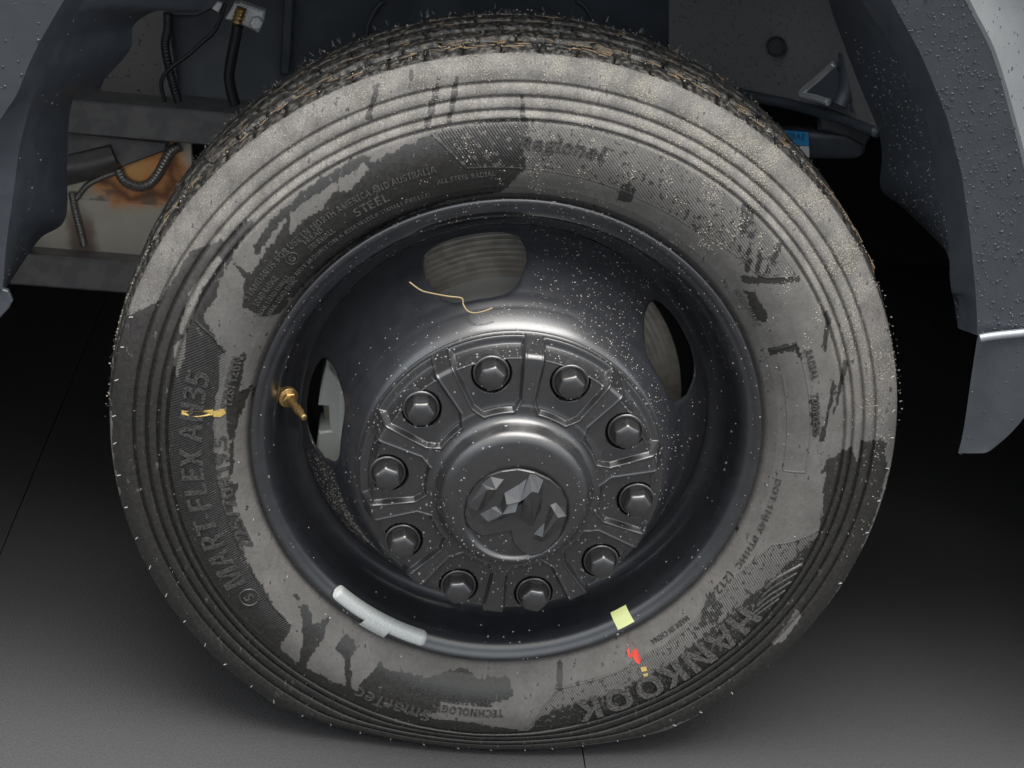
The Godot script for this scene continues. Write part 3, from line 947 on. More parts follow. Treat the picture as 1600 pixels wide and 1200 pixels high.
func build_cap(wheel: Node3D) -> void:
	var prof := []
	var raw := spline2(CAPP, 40)
	var acc := 0.0
	prof.append(raw[0])
	for i in range(1, raw.size()):
		acc += raw[i].distance_to(raw[i - 1])
		var step := 0.0011 if raw[i].x < 0.06 else 0.00075
		if acc > step or i == raw.size() - 1:
			prof.append(raw[i])
			acc = 0.0
	var cols := 1080
	var p := PackedVector3Array()
	p.resize(prof.size() * cols)
	var side := deg_to_rad(14.0)
	var pa := Vector2(0.0231, 0.0921)
	var pb := Vector2(0.0139, 0.0823)
	var cn := Vector2(-(pa.y - pb.y), pa.x - pb.x).normalized()
	if cn.y < 0: cn = -cn
	for r in prof.size():
		var q: Vector2 = prof[r]
		var tg: Vector2 = (prof[mini(r + 1, prof.size() - 1)] - prof[maxi(r - 1, 0)]).normalized()
		var nr := -tg.y
		var nz := tg.x
		for c in cols:
			var t := TAU * c / cols
			var dep := 0.0
			if q.x > 0.078:
				var lt := wrapf(t - NUT0, -PI / 10, PI / 10)
				var la := absf(lt)
				var w := Vector2(q.x * sin(la), q.x * cos(la))
				var sd := minf((side - la) * q.x, q.x - 0.0835)
				sd = minf(sd, (w - pb).dot(cn))
				if q.x > 0.137: sd = minf(sd, (q.y - 0.0775) * 0.9)
				var lip := (sd + 0.0014) / 0.0010
				dep = 0.0060 * smoothstep(-0.0008, 0.0020, sd) - 0.0008 * exp(-lip * lip)
				# round seat of the nut cover
				var d := Vector2(q.x * sin(lt), q.x * cos(lt) - 0.1206).length()
				if q.y > 0.093: dep += 0.0085 * smoothstep(0.0190, 0.0180, d)
			elif q.x < 0.07:
				var e := Vector2(q.x * cos(t) - 0.003, q.x * sin(t) + 0.0125).length()
				dep = 0.0036 * smoothstep(0.0515, 0.0470, e)
			p[r * cols + c] = Vector3((q.x - nr * dep) * cos(t), (q.x - nr * dep) * sin(t), q.y - nz * dep)
	var cap := put("hub_cap", grid_mesh(p, prof.size(), cols, true, false), M.cap, wheel)
	var nutm := nut_cover()
	for k in 10:
		var t := NUT0 + k * TAU / 10
		var o := put("lug_nut_cover", nutm, M.cap, cap)
		o.position = Vector3(0.1206 * cos(t), 0.1206 * sin(t), 0.0)
		o.rotation.z = [0.35, 0.1, 0.75, 0.42, 0.2, 0.9, 0.55, 0.15, 0.62, 0.3][k]
	# the raised emblem on the dome
	var zf := 0.1302
	var plate := poly_mm([Vector2(-45.7, -14.5), Vector2(-45.8, 0.2), Vector2(-40.4, 12.4), Vector2(-31.9, 25.0), Vector2(-15.7, 31.8), Vector2(-0.4, 35.2), Vector2(15.5, 32.8), Vector2(30.6, 26.7), Vector2(42.8, 17.4), Vector2(49.6, 4.6), Vector2(51.0, -13.0), Vector2(46.8, -34.3), Vector2(38.8, -45.5), Vector2(31.7, -53.6), Vector2(21.4, -56.6), Vector2(11.7, -53.5), Vector2(3.5, -45.1), Vector2(-1.2, -31.9), Vector2(-15.3, -36.3), Vector2(-28.2, -39.2), Vector2(-38.0, -33.2), Vector2(-44.4, -24.8)])
	put("emblem_plate", prism(plate, zf - 0.003, zf + 0.0022, 0.0013), M.cap, cap)
	var base := zf + 0.0010
	for q in [
		[[Vector2(-33.1, 16.7), Vector2(-31.7, 22.3), Vector2(-25.5, 25.1), Vector2(-13.0, 23.2), Vector2(-19.8, 15.1), Vector2(-27.8, 14.7)], [1, 2, 2, 2, 9, 10]],
		[[Vector2(-33.1, 16.7), Vector2(-27.8, 14.7), Vector2(-35.1, -9.3), Vector2(-44.7, -7.7), Vector2(-41.7, 7.2)], [1, 10, 8, 1, 1]],
		[[Vector2(-27.8, 14.7), Vector2(-19.8, 15.1), Vector2(-20.4, 7.4), Vector2(-28.4, -8.2), Vector2(-35.1, -9.3)], [10, 9, 2, 2, 8]],
		[[Vector2(-44.7, -7.7), Vector2(-35.1, -9.3), Vector2(-38.3, -19.6), Vector2(-45.8, -17.8)], [1, 8, 3, 1]],
		[[Vector2(-11.0, 9.0), Vector2(1.3, 18.6), Vector2(8.4, 25.7), Vector2(10.7, 30.5), Vector2(13.5, 17.3), Vector2(7.5, 9.3), Vector2(3.7, 5.4), Vector2(-8.1, 0.4)], [2, 2, 2, 2, 13, 13, 12, 10]],
		[[Vector2(10.7, 30.5), Vector2(15.9, 30.4), Vector2(24.1, 25.2), Vector2(20.3, 14.7), Vector2(13.5, 17.3)], [2, 2, 2, 9, 13]],
		[[Vector2(-11.0, 9.0), Vector2(-8.1, 0.4), Vector2(-11.1, -10.7), Vector2(-16.6, -10.7), Vector2(-13.4, -3.8)], [2, 10, 9, 2, 2]],
		[[Vector2(-8.1, 0.4), Vector2(3.7, 5.4), Vector2(5.7, 2.1), Vector2(0.7, -6.4), Vector2(-11.1, -10.7)], [4, 5, 12, 11, 9]],
		[[Vector2(-32.3, -14.4), Vector2(-22.2, -7.7), Vector2(-17.1, -5.6), Vector2(-11.1, -10.7), Vector2(-16.0, -16.6), Vector2(-23.3, -20.6), Vector2(-29.5, -20.2)], [1, 1, 2, 9, 8, 6, 3]],
		[[Vector2(-11.1, -10.7), Vector2(0.7, -6.4), Vector2(-2.6, -13.3), Vector2(-11.7, -20.0), Vector2(-23.3, -20.6)], [9, 11, 2, 1, 6]],
		[[Vector2(13.5, 17.3), Vector2(20.3, 14.7), Vector2(22.5, 6.3), Vector2(21.6, -11.5), Vector2(19.7, -25.0), Vector2(16.1, -9.7)], [13, 9, 7, 5, 2, 9]],
		[[Vector2(20.3, 14.7), Vector2(24.1, 25.2), Vector2(25.4, 6.5), Vector2(25.9, -5.2), Vector2(21.6, -11.5), Vector2(22.5, 6.3)], [9, 2, 1, 1, 5, 7]],
		[[Vector2(5.7, 2.1), Vector2(7.5, 9.3), Vector2(13.5, 17.3), Vector2(16.1, -9.7), Vector2(19.7, -25.0), Vector2(7.9, -18.5), Vector2(0.7, -6.4)], [12, 13, 13, 9, 2, 1, 11]],
		[[Vector2(33.3, -0.2), Vector2(38.7, 2.8), Vector2(47.0, -0.7), Vector2(49.7, -10.2), Vector2(41.7, -9.7), Vector2(37.8, -4.9)], [1, 1, 1, 3, 10, 8]],
		[[Vector2(33.3, -0.2), Vector2(37.8, -4.9), Vector2(41.7, -9.7), Vector2(29.5, -32.4), Vector2(21.5, -32.4), Vector2(30.4, -19.0)], [1, 8, 10, 8, 2, 1]],
		[[Vector2(41.7, -9.7), Vector2(49.7, -10.2), Vector2(47.5, -24.4), Vector2(40.3, -36.7), Vector2(33.9, -38.2), Vector2(29.5, -32.4)], [10, 3, 1, 1, 1, 8]],
		[[Vector2(20.9, -34.2), Vector2(29.5, -32.4), Vector2(33.9, -38.2), Vector2(29.4, -40.8), Vector2(22.9, -40.1)], [3, 8, 1, 1, 1]]]:
		put("emblem_facet", facet(poly_mm(q[0]), q[1], base), M.cap, cap)
	# rain on the cap
	var dr := []
	var tries := 0
	while dr.size() < 1400 and tries < 40000:
		tries += 1
		var i := rng.randi() % (prof.size() - 6) + 2
		var q: Vector2 = prof[i]
		if rng.randf() > q.x / 0.148: continue
		var c := rng.randi() % cols
		var t := TAU * c / cols
		var low := 0.25 + 0.75 * clampf(0.5 - sin(t) * 0.8, 0, 1)
		if q.x > 0.137: low = 1.0 if sin(t) > 0.2 else 0.3
		if rng.randf() > low: continue
		var k := i * cols + c
		var nn := (p[k + cols] - p[k - cols]).cross(p[i * cols + (c + 1) % cols] - p[i * cols + (c - 1 + cols) % cols]).normalized()
		dr.append(drop_at(p[k], nn, 0.00035 + 0.0008 * pow(rng.randf(), 3.0)))
	for k in 10:
		var t := NUT0 + k * TAU / 10
		for s in 16:
			var w := Vector2(rng.randf_range(-0.010, 0.010), rng.randf_range(-0.011, 0.006))
			dr.append(drop_at(Vector3(0.1206 * cos(t) + w.x, 0.1206 * sin(t) + w.y, 0.1162 - w.length() * 0.12), Vector3(w.x * 8, w.y * 8, 1).normalized(), rng.randf_range(0.0004, 0.0010)))
	scatter("water_drops", drop_mesh(), M.water, dr, cap)

func facet(poly: PackedVector2Array, up: Array, z0: float) -> ArrayMesh:
	var t := PackedVector3Array()
	var p := []
	var mid := Vector3.ZERO
	for i in poly.size():
		p.append(Vector3(poly[i].x, poly[i].y, z0 + up[i] * 0.00085))
		mid += p[i]
	mid /= poly.size()
	var tr := Geometry2D.triangulate_polygon(poly)
	for i in range(0, tr.size(), 3): tri_out(t, p[tr[i]], p[tr[i + 1]], p[tr[i + 2]], Vector3(0, 0, 1))
	for i in poly.size():
		var a: Vector3 = p[i]
		var b: Vector3 = p[(i + 1) % poly.size()]
		var a0 := Vector3(a.x, a.y, z0 - 0.001)
		var b0 := Vector3(b.x, b.y, z0 - 0.001)
		var out := (a + b) / 2 - mid
		tri_out(t, a, b, b0, out)
		tri_out(t, a, b0, a0, out)
	return soup(t)

func poly_mm(a: Array) -> PackedVector2Array:
	var o := PackedVector2Array()
	for q in a: o.append(q * 0.001)
	return o

func nut_cover() -> ArrayMesh:
	var flange := lathe(spline2([Vector2(0.0005, 0.0990), Vector2(0.0135, 0.0992), Vector2(0.0145, 0.1002), Vector2(0.0158, 0.1008), Vector2(0.0170, 0.1002), Vector2(0.0176, 0.0980), Vector2(0.0177, 0.0860)], 4), 40)
	# hexagon with a domed, chamfered top
	var p := PackedVector3Array()
	var rows := [[1.0, 0.094], [1.0, 0.1108], [0.985, 0.1126], [0.93, 0.1146], [0.84, 0.1158], [0.6, 0.1166], [0.3, 0.1170], [0.01, 0.1171]]
	for q in rows:
		for k in 48:
			var a := TAU * k / 48
			var hexr := 0.0118 / cos(fposmod(a, PI / 3) - PI / 6)
			var rr := lerpf(0.0118, hexr, clampf((1.0 - q[0]) * -3 + 1, 0.2, 1) if q[0] < 1 else 0.96)
			p.append(Vector3(rr * q[0] * cos(a), rr * q[0] * sin(a), q[1]))
	var hexm := grid_mesh(p, rows.size(), 48, true, true)
	return joined([[flange, Transform3D.IDENTITY], [hexm, Transform3D.IDENTITY]])

func build_fittings(wheel: Node3D) -> void:
	# valve stem
	var a := Vector3(-0.2227, 0.0191, -0.024)
	var b := Vector3(-0.2045, 0.0182, 0.018)
	var ax := (b - a).normalized()
	var sx := ax.cross(Vector3(0, 1, 0)).normalized()
	var tf := Transform3D(Basis(sx, ax.cross(sx), ax), a)
	var stem := put("valve_stem", lathe([Vector2(0.0105, -0.004), Vector2(0.0105, 0.001), Vector2(0.0098, 0.0022), Vector2(0.0062, 0.0026), Vector2(0.0060, 0.004), Vector2(0.0048, 0.0045), Vector2(0.0045, 0.016), Vector2(0.0036, 0.018), Vector2(0.0036, 0.024), Vector2(0.0043, 0.0255), Vector2(0.0043, 0.034), Vector2(0.0033, 0.036), Vector2(0.0033, 0.046), Vector2(0.0027, 0.0475), Vector2(0.0005, 0.0475)], 32, true), M.brass, wheel)
	stem.transform = tf
	var hexp := PackedVector2Array()
	for k in 6: hexp.append(Vector2(0.0075, 0).rotated(TAU * k / 6))
	put("valve_nut", prism(hexp, 0.002, 0.0072, 0.0008), M.brass, stem)
	# clip-on balance weight
	var sec := [Vector2(0.2375, -0.0020), Vector2(0.2362, 0.0035), Vector2(0.2372, 0.0095), Vector2(0.2400, 0.0120), Vector2(0.2455, 0.0128), Vector2(0.2490, 0.0118), Vector2(0.2500, 0.0095), Vector2(0.2500, 0.0060)]
	var p := PackedVector3Array()
	var n := 60
	for q in sec:
		for k in n + 1:
			var f := float(k) / n
			var e := minf(f, 1 - f) * 0.115 / 0.006
			var sh := sqrt(clampf(1.0 - pow(1.0 - clampf(e, 0, 1), 2), 0.0, 1.0))
			var m := Vector2(0.2440, 0.004)
			var w: Vector2 = m.lerp(q, 0.08 + 0.92 * sh)
			var t := deg_to_rad(lerpf(-131.6, -104.6, f))
			p.append(Vector3(w.x * cos(t), w.x * sin(t), w.y))
	var weight := put("balance_weight", grid_mesh(p, sec.size(), n + 1, false, false), M.weight, wheel)
	put("clip", lathe([Vector2(0.2445, 0.0132), Vector2(0.2480, 0.0139), Vector2(0.2530, 0.0118), Vector2(0.2575, 0.0088), Vector2(0.2592, 0.0055), Vector2(0.2594, 0.0005)], 12, false, deg_to_rad(-121.4), deg_to_rad(-114.6)), M.weight, weight)
	# small bright paper sticker on the rim
	M.sticker = mat(Color(0.74, 0.80, 0.36), 0.45)
	var sp := [Vector2(0.2343, -0.0110), Vector2(0.2355, -0.0062), Vector2(0.2390, -0.0006), Vector2(0.2435, 0.0028), Vector2(0.2480, 0.0048), Vector2(0.2505, 0.0062)]
	put("sticker", lathe(spline2(sp, 3), 8, false, deg_to_rad(-56.4), deg_to_rad(-51.9)), M.sticker, wheel)

# ---------------------------------------------------------------- the truck round the wheel
func build_truck() -> void:
	var T := thing("pickup_truck", "grey pickup truck whose wet wheel arch, liner and chassis surround the wheel", "truck")
	# right half of the arch: outer flare, rolled lip, plastic liner
	var eR := [Vector3(0.2491, 0.5419, 0.05), Vector3(0.2744, 0.5051, 0.05), Vector3(0.2963, 0.4764, 0.05), Vector3(0.3245, 0.4407, 0.05), Vector3(0.3449, 0.4101, 0.05), Vector3(0.3627, 0.3817, 0.05), Vector3(0.3766, 0.3524, 0.05), Vector3(0.3864, 0.3317, 0.05), Vector3(0.3952, 0.3075, 0.05), Vector3(0.406, 0.2768, 0.05), Vector3(0.4137, 0.2518, 0.05), Vector3(0.4216, 0.2265, 0.05), Vector3(0.4297, 0.1975, 0.05), Vector3(0.4357, 0.172, 0.05)]
	var oR := [Vector3(0.3144, 0.5503, 0.062), Vector3(0.3409, 0.5138, 0.062), Vector3(0.3615, 0.4851, 0.062), Vector3(0.3849, 0.455, 0.062), Vector3(0.4029, 0.4244, 0.062), Vector3(0.4175, 0.396, 0.062), Vector3(0.4318, 0.3671, 0.062), Vector3(0.4421, 0.3453, 0.062), Vector3(0.454, 0.3197, 0.062), Vector3(0.4658, 0.2893, 0.062), Vector3(0.4759, 0.2615, 0.062), Vector3(0.4841, 0.2363, 0.062), Vector3(0.4919, 0.2108, 0.062), Vector3(0.4984, 0.1849, 0.062)]
	var qR := [Vector3(0.3148, 0.5512, 0.064), Vector3(0.3413, 0.5148, 0.064), Vector3(0.3618, 0.4862, 0.064), Vector3(0.3853, 0.4561, 0.064), Vector3(0.4032, 0.4256, 0.064), Vector3(0.4178, 0.3972, 0.064), Vector3(0.4321, 0.3683, 0.064), Vector3(0.4424, 0.3466, 0.064), Vector3(0.4543, 0.321, 0.064), Vector3(0.4661, 0.2907, 0.064), Vector3(0.4761, 0.2629, 0.064), Vector3(0.4844, 0.2378, 0.064), Vector3(0.4921, 0.2123, 0.064), Vector3(0.4987, 0.1864, 0.064)]
	var fR := [Vector3(0.4874, 0.5646, -0.16), Vector3(0.5154, 0.5235, -0.16), Vector3(0.537, 0.4937, -0.16), Vector3(0.5609, 0.4636, -0.16), Vector3(0.5819, 0.4328, -0.16), Vector3(0.5999, 0.4011, -0.16), Vector3(0.6175, 0.3689, -0.16), Vector3(0.6316, 0.3428, -0.16), Vector3(0.647, 0.3094, -0.16), Vector3(0.6626, 0.2756, -0.16), Vector3(0.6749, 0.2409, -0.16), Vector3(0.6875, 0.2056, -0.16), Vector3(0.697, 0.1769, -0.16), Vector3(0.7059, 0.1479, -0.16)]
	var gR := panel("fender_flare", [eR, oR], M.paint, T, 10, 60, 0.004)
	gR.o.set_meta("label", "grey flare on the right of the wheel, beaded with rain")
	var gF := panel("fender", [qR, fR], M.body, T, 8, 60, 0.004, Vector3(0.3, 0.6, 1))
	var lR := [Vector3(0.2376, 0.5328, 0.005), Vector3(0.2593, 0.4946, 0.005), Vector3(0.2805, 0.4673, 0.005), Vector3(0.3132, 0.4316, 0.005), Vector3(0.3382, 0.3975, 0.005), Vector3(0.3563, 0.3683, 0.005), Vector3(0.3704, 0.3383, 0.005), Vector3(0.3798, 0.3169, 0.005), Vector3(0.3886, 0.292, 0.005), Vector3(0.3976, 0.2668, 0.005), Vector3(0.4074, 0.2348, 0.005), Vector3(0.4174, 0.1988, 0.005), Vector3(0.4253, 0.1948, 0.005), Vector3(0.4318, 0.1605, 0.005)]
	panel("flare_lip", [eR, lR], M.liner, T, 4, 60, 0.003, Vector3(-0.5, 0, 0.8))
	var iR := [Vector3(0.2082, 0.5059, -0.13), Vector3(0.2657, 0.4678, -0.13), Vector3(0.2851, 0.4316, -0.13), Vector3(0.3135, 0.3825, -0.13), Vector3(0.3325, 0.3512, -0.13), Vector3(0.3534, 0.3176, -0.13), Vector3(0.3627, 0.2899, -0.13), Vector3(0.3665, 0.2593, -0.13), Vector3(0.3792, 0.2465, -0.13), Vector3(0.3946, 0.2374, -0.13), Vector3(0.4516, 0.1927, -0.13), Vector3(0.4595, 0.1681, -0.13), Vector3(0.4655, 0.149, -0.13), Vector3(0.4667, 0.1469, -0.13)]
	var gL := panel("wheel_arch_liner", [lR, iR], M.liner, T, 8, 60, 0.003, Vector3(-0.4, 0, 0.9))
	drops_on(gR, 1500, 0.0004, 0.0016, gR.o, false, M.bead)
	drops_on(gF, 520, 0.0004, 0.0016, gF.o, false, M.bead)
	drops_on(gL, 520, 0.0004, 0.0010, gL.o, true)
	# lower corner below the flare
	var cA := [Vector3(0.4355, 0.1702, 0.052), Vector3(0.4369, 0.1487, 0.052), Vector3(0.4388, 0.1216, 0.052), Vector3(0.4415, 0.0873, 0.052), Vector3(0.4427, 0.0628, 0.052), Vector3(0.4422, 0.0465, 0.052)]
	var cB := [Vector3(0.4525, 0.1776, 0.06), Vector3(0.4577, 0.1539, 0.06), Vector3(0.4609, 0.127, 0.06), Vector3(0.4657, 0.093, 0.06), Vector3(0.4672, 0.0651, 0.06), Vector3(0.4635, 0.0522, 0.06)]
	var cC := [Vector3(0.5009, 0.1883, 0.06), Vector3(0.5048, 0.1712, 0.06), Vector3(0.5049, 0.1374, 0.06), Vector3(0.4998, 0.1026, 0.06), Vector3(0.4875, 0.0766, 0.06), Vector3(0.4712, 0.0556, 0.06)]
	var gV := panel("bumper_corner", [cA, cB, cC], M.paint, T, 8, 40, 0.006)
	panel("bumper_corner", [cA, [Vector3(0.4711, 0.143, -0.02), Vector3(0.4726, 0.1206, -0.02), Vector3(0.4746, 0.0923, -0.02), Vector3(0.4762, 0.0563, -0.02), Vector3(0.4762, 0.0306, -0.02), Vector3(0.4711, 0.0125, -0.02)]], M.paint, T, 3, 40, 0.003, Vector3(-1, 0, 0))
	put("trim_strip", tube([Vector3(0.4324, 0.1743, 0.064), Vector3(0.4419, 0.177, 0.064), Vector3(0.457, 0.1803, 0.064), Vector3(0.4752, 0.1838, 0.064), Vector3(0.4993, 0.1891, 0.064)], 0.0042, 10, 40), M.silver_paint, T)
	drops_on(gV, 90, 0.0005, 0.0013, gV.o, false, M.bead)
	# left half of the arch
	var eL := [Vector3(-0.4123, 0.457, 0.05), Vector3(-0.424, 0.4338, 0.05), Vector3(-0.4337, 0.4162, 0.05), Vector3(-0.4446, 0.3961, 0.05), Vector3(-0.4556, 0.3747, 0.05), Vector3(-0.4656, 0.352, 0.05), Vector3(-0.4751, 0.3269, 0.05), Vector3(-0.4892, 0.3033, 0.05), Vector3(-0.5093, 0.2587, 0.05), Vector3(-0.5242, 0.215, 0.05), Vector3(-0.5335, 0.1708, 0.05), Vector3(-0.5372, 0.1262, 0.05)]
	var oL := [Vector3(-0.5481, 0.474, 0.066), Vector3(-0.5646, 0.451, 0.066), Vector3(-0.5785, 0.4281, 0.066), Vector3(-0.5899, 0.4051, 0.066), Vector3(-0.6015, 0.3819, 0.066), Vector3(-0.6118, 0.353, 0.066), Vector3(-0.62, 0.3238, 0.066), Vector3(-0.6294, 0.2941, 0.066), Vector3(-0.6423, 0.252, 0.066), Vector3(-0.6527, 0.2092, 0.066), Vector3(-0.6604, 0.1658, 0.066), Vector3(-0.6654, 0.1218, 0.066)]
	var hL := panel("fender_flare", [eL, oL], M.paint, T, 8, 50, 0.004)
	hL.o.set_meta("label", "grey flare on the left of the wheel, beaded with rain")
	var mL := [Vector3(-0.3992, 0.4525, 0.02), Vector3(-0.4111, 0.4289, 0.02), Vector3(-0.4214, 0.4097, 0.02), Vector3(-0.4319, 0.3939, 0.02), Vector3(-0.443, 0.3744, 0.02), Vector3(-0.452, 0.3526, 0.02), Vector3(-0.461, 0.3307, 0.02), Vector3(-0.469, 0.3074, 0.02), Vector3(-0.4783, 0.2674, 0.02), Vector3(-0.4843, 0.2207, 0.02), Vector3(-0.4904, 0.1762, 0.02), Vector3(-0.4942, 0.1297, 0.02)]
	panel("flare_lip", [eL, mL], M.liner, T, 4, 50, 0.003, Vector3(0.5, 0, 0.8))
	var sL := [Vector3(-0.3051, 0.4364, -0.11), Vector3(-0.3192, 0.4107, -0.11), Vector3(-0.332, 0.3799, -0.11), Vector3(-0.3667, 0.3791, -0.11), Vector3(-0.3937, 0.3617, -0.11), Vector3(-0.3974, 0.3364, -0.11), Vector3(-0.4233, 0.3042, -0.11), Vector3(-0.4513, 0.2812, -0.11), Vector3(-0.4565, 0.2201, -0.11), Vector3(-0.458, 0.1584, -0.11), Vector3(-0.4845, 0.1329, -0.11), Vector3(-0.5166, 0.0789, -0.11)]
	var kL := panel("wheel_arch_liner", [mL, sL], M.liner, T, 6, 80, 0.003, Vector3(0.4, 0, 0.9), true)
	drops_on(hL, 420, 0.0005, 0.0020, hL.o, false, M.bead)
	drops_on(kL, 60, 0.0005, 0.0012, kL.o)
	put("liner_tab", prism(xy([Vector3(-0.5143, 0.1358, 0.02), Vector3(-0.4895, 0.1282, 0.02), Vector3(-0.4854, 0.1174, 0.02), Vector3(-0.4884, 0.1107, 0.02), Vector3(-0.4969, 0.1001, 0.02), Vector3(-0.5149, 0.0834, 0.02)]), 0.014, 0.020, 0.001), M.liner, T)
	# inner wheelhouse
	var top := [Vector3(-0.5497, 0.3799, -0.47), Vector3(-0.414, 0.3929, -0.47), Vector3(-0.3063, 0.4032, -0.47), Vector3(-0.1617, 0.417, -0.47), Vector3(-0.0167, 0.4326, -0.46), Vector3(0.0903, 0.4464, -0.44), Vector3(0.1571, 0.4562, -0.4)]
	var midl := [Vector3(-0.5497, 0.2479, -0.47), Vector3(-0.4105, 0.2607, -0.47), Vector3(-0.3, 0.2709, -0.47), Vector3(-0.1516, 0.2846, -0.47), Vector3(-0.0029, 0.3007, -0.46), Vector3(0.1068, 0.3156, -0.44), Vector3(0.1747, 0.3314, -0.4)]
	var low := [Vector3(-0.5479, 0.1574, -0.46), Vector3(-0.4069, 0.1685, -0.46), Vector3(-0.2946, 0.1739, -0.46), Vector3(-0.144, 0.1846, -0.47), Vector3(0.0043, 0.2321, -0.46), Vector3(0.115, 0.2514, -0.44), Vector3(0.1823, 0.2727, -0.395)]
	panel("wheelhouse", [top, midl, low], M.inner, T, 10, 60, 0.003)
	panel("splash_panel", [[Vector3(0.1532, 0.4532, -0.395), Vector3(0.1924, 0.4641, -0.355), Vector3(0.2361, 0.4732, -0.29), Vector3(0.2706, 0.4865, -0.2), Vector3(0.2892, 0.5031, -0.12)], [Vector3(0.1702, 0.3322, -0.395), Vector3(0.2139, 0.3457, -0.355), Vector3(0.2572, 0.3652, -0.29), Vector3(0.302, 0.384, -0.2), Vector3(0.3152, 0.4062, -0.1)], [Vector3(0.1785, 0.2731, -0.395), Vector3(0.2227, 0.287, -0.355), Vector3(0.2748, 0.3012, -0.29), Vector3(0.3243, 0.3093, -0.21), Vector3(0.357, 0.3132, -0.13)]], M.splash, T, 10, 40, 0.003)
	var edge := tube([Vector3(0.1979, 0.2857, -0.36), Vector3(0.2359, 0.2942, -0.33), Vector3(0.2644, 0.2988, -0.29), Vector3(0.2938, 0.3025, -0.26), Vector3(0.3232, 0.3092, -0.205), Vector3(0.3434, 0.3121, -0.16), Vector3(0.354, 0.315, -0.13)], 0.006, 10, 50)
	put("liner_rim", edge, M.liner, T)
	put("painted_hole", joined([[lathe([Vector2(0.0085, -0.004), Vector2(0.0085, 0.0012), Vector2(0.0100, 0.0016), Vector2(0.0112, 0.0006)], 24), at_view(Vector3(0.2633, 0.3644, -0.258))], [lathe([Vector2(0.0005, 0.0008), Vector2(0.0086, 0.0008)], 24), at_view(Vector3(0.2633, 0.3644, -0.258))]]), M.black, T)  # dark of the hole painted as a black disc on the panel
	# folded gusset; the highlight on its black bent edge is painted as pale metal
	var gus := [Vector3(0.3088, 0.372, -0.175), Vector3(0.2866, 0.3295, -0.205), Vector3(0.3089, 0.3315, -0.17), Vector3(0.3308, 0.3253, -0.16)]
	put("gusset", joined([[tube([gus[0], gus[0].lerp(gus[1], 0.5), gus[1], gus[1].lerp(gus[2], 0.5), gus[2]], 0.0042, 10, 60), Transform3D.IDENTITY]]), M.painted_glint, T)
	put("pressed_rib", tube([Vector3(0.3166, 0.386, -0.17), Vector3(0.3215, 0.3664, -0.17), Vector3(0.3238, 0.3464, -0.17), Vector3(0.3198, 0.3289, -0.168)], 0.0085, 12, 40), M.liner, T)
	panel("gusset_web", [[gus[0], gus[0].lerp(gus[1], 0.5), gus[1]], [gus[0], gus[0].lerp(gus[3], 0.5), gus[3]]], M.liner, T, 4, 12, 0.003)
	# tow bar end with its paper label
	var bar := put("tow_bracket", rounded_bar(Vector3(0.2853, 0.2488, -0.3), Vector3(0.3829, 0.2643, -0.27), 0.017), M.liner, T)
	put("tow_bracket_plate", prism(xy([Vector3(0.3195, 0.2976, -0.25), Vector3(0.3353, 0.2962, -0.25), Vector3(0.3833, 0.2905, -0.25), Vector3(0.3846, 0.2834, -0.25), Vector3(0.3783, 0.264, -0.25), Vector3(0.3572, 0.2737, -0.25), Vector3(0.3314, 0.2786, -0.25), Vector3(0.3242, 0.2787, -0.25)]), -0.262, -0.25, 0.003), M.liner, T)
	M.blue = mat(Color(0.010, 0.25, 0.55), 0.4)
	M.white = mat(Color(0.62, 0.63, 0.62), 0.5)
	var lbl := prism(xy([Vector3(0.2573, 0.2712, -0.265), Vector3(0.3164, 0.2722, -0.265), Vector3(0.3197, 0.2572, -0.265), Vector3(0.2597, 0.2562, -0.265)]), -0.268, -0.265)
	put("label", lbl, M.blue, bar)
	put("label", prism(xy([Vector3(0.2598, 0.2555, -0.265), Vector3(0.3198, 0.2565, -0.265), Vector3(0.3226, 0.2443, -0.265), Vector3(0.262, 0.2418, -0.265)]), -0.268, -0.265), M.white, bar)
	var tm := TextMesh.new()
	var f := SystemFont.new()
	f.font_names = PackedStringArray(["Droid Sans"])
	tm.font = f
	tm.text = "8BAE"
	tm.font_size = 24
	tm.pixel_size = 0.0004
	tm.depth = 0.0004
	var word := put("lettering", tm, mat(Color(0.01, 0.04, 0.12), 0.5), bar)
	word.position = Vector3(0.3028, 0.2669, -0.264)
	word.rotation.z = -0.02
	# chassis on the left: two rails, a plate with burnt welds, brackets
	put("frame_rail", box(Vector3(-0.2, 0.178, -0.43), Vector3(0.61, 0.040, 0.06), 0.002), M.frame, T)
	put("frame_rail", box(Vector3(-0.3, -0.014, -0.44), Vector3(0.56, 0.040, 0.08), 0.003), M.frame, T)
	M.steel = burnt_steel()
	put("steel_plate", prism(xy([Vector3(-0.5575, -0.007, -0.43), Vector3(-0.5128, 0.0772, -0.43), Vector3(-0.5131, 0.1359, -0.43), Vector3(-0.3658, 0.1529, -0.43), Vector3(-0.3601, -0.0149, -0.43), Vector3(-0.5575, -0.0234, -0.43)]), -0.437, -0.43, 0.001), M.steel, T)
	put("bracket", prism(xy([Vector3(-0.513, 0.1543, -0.42), Vector3(-0.3927, 0.1519, -0.42), Vector3(-0.3953, 0.1409, -0.42), Vector3(-0.445, 0.1162, -0.42), Vector3(-0.4525, 0.1249, -0.42), Vector3(-0.4587, 0.1414, -0.42), Vector3(-0.5128, 0.1227, -0.42)]), -0.43, -0.42, 0.002), M.frame, T)
	panel("bracket", [[Vector3(-0.5125, 0.1249, -0.418), Vector3(-0.4854, 0.1319, -0.418), Vector3(-0.4591, 0.1412, -0.418)], [Vector3(-0.5102, 0.1105, -0.405), Vector3(-0.4795, 0.1179, -0.405), Vector3(-0.4505, 0.1297, -0.405)], [Vector3(-0.5139, 0.0841, -0.428), Vector3(-0.4792, 0.0966, -0.428), Vector3(-0.449, 0.1102, -0.428)]], M.frame, T, 5, 16, 0.003)
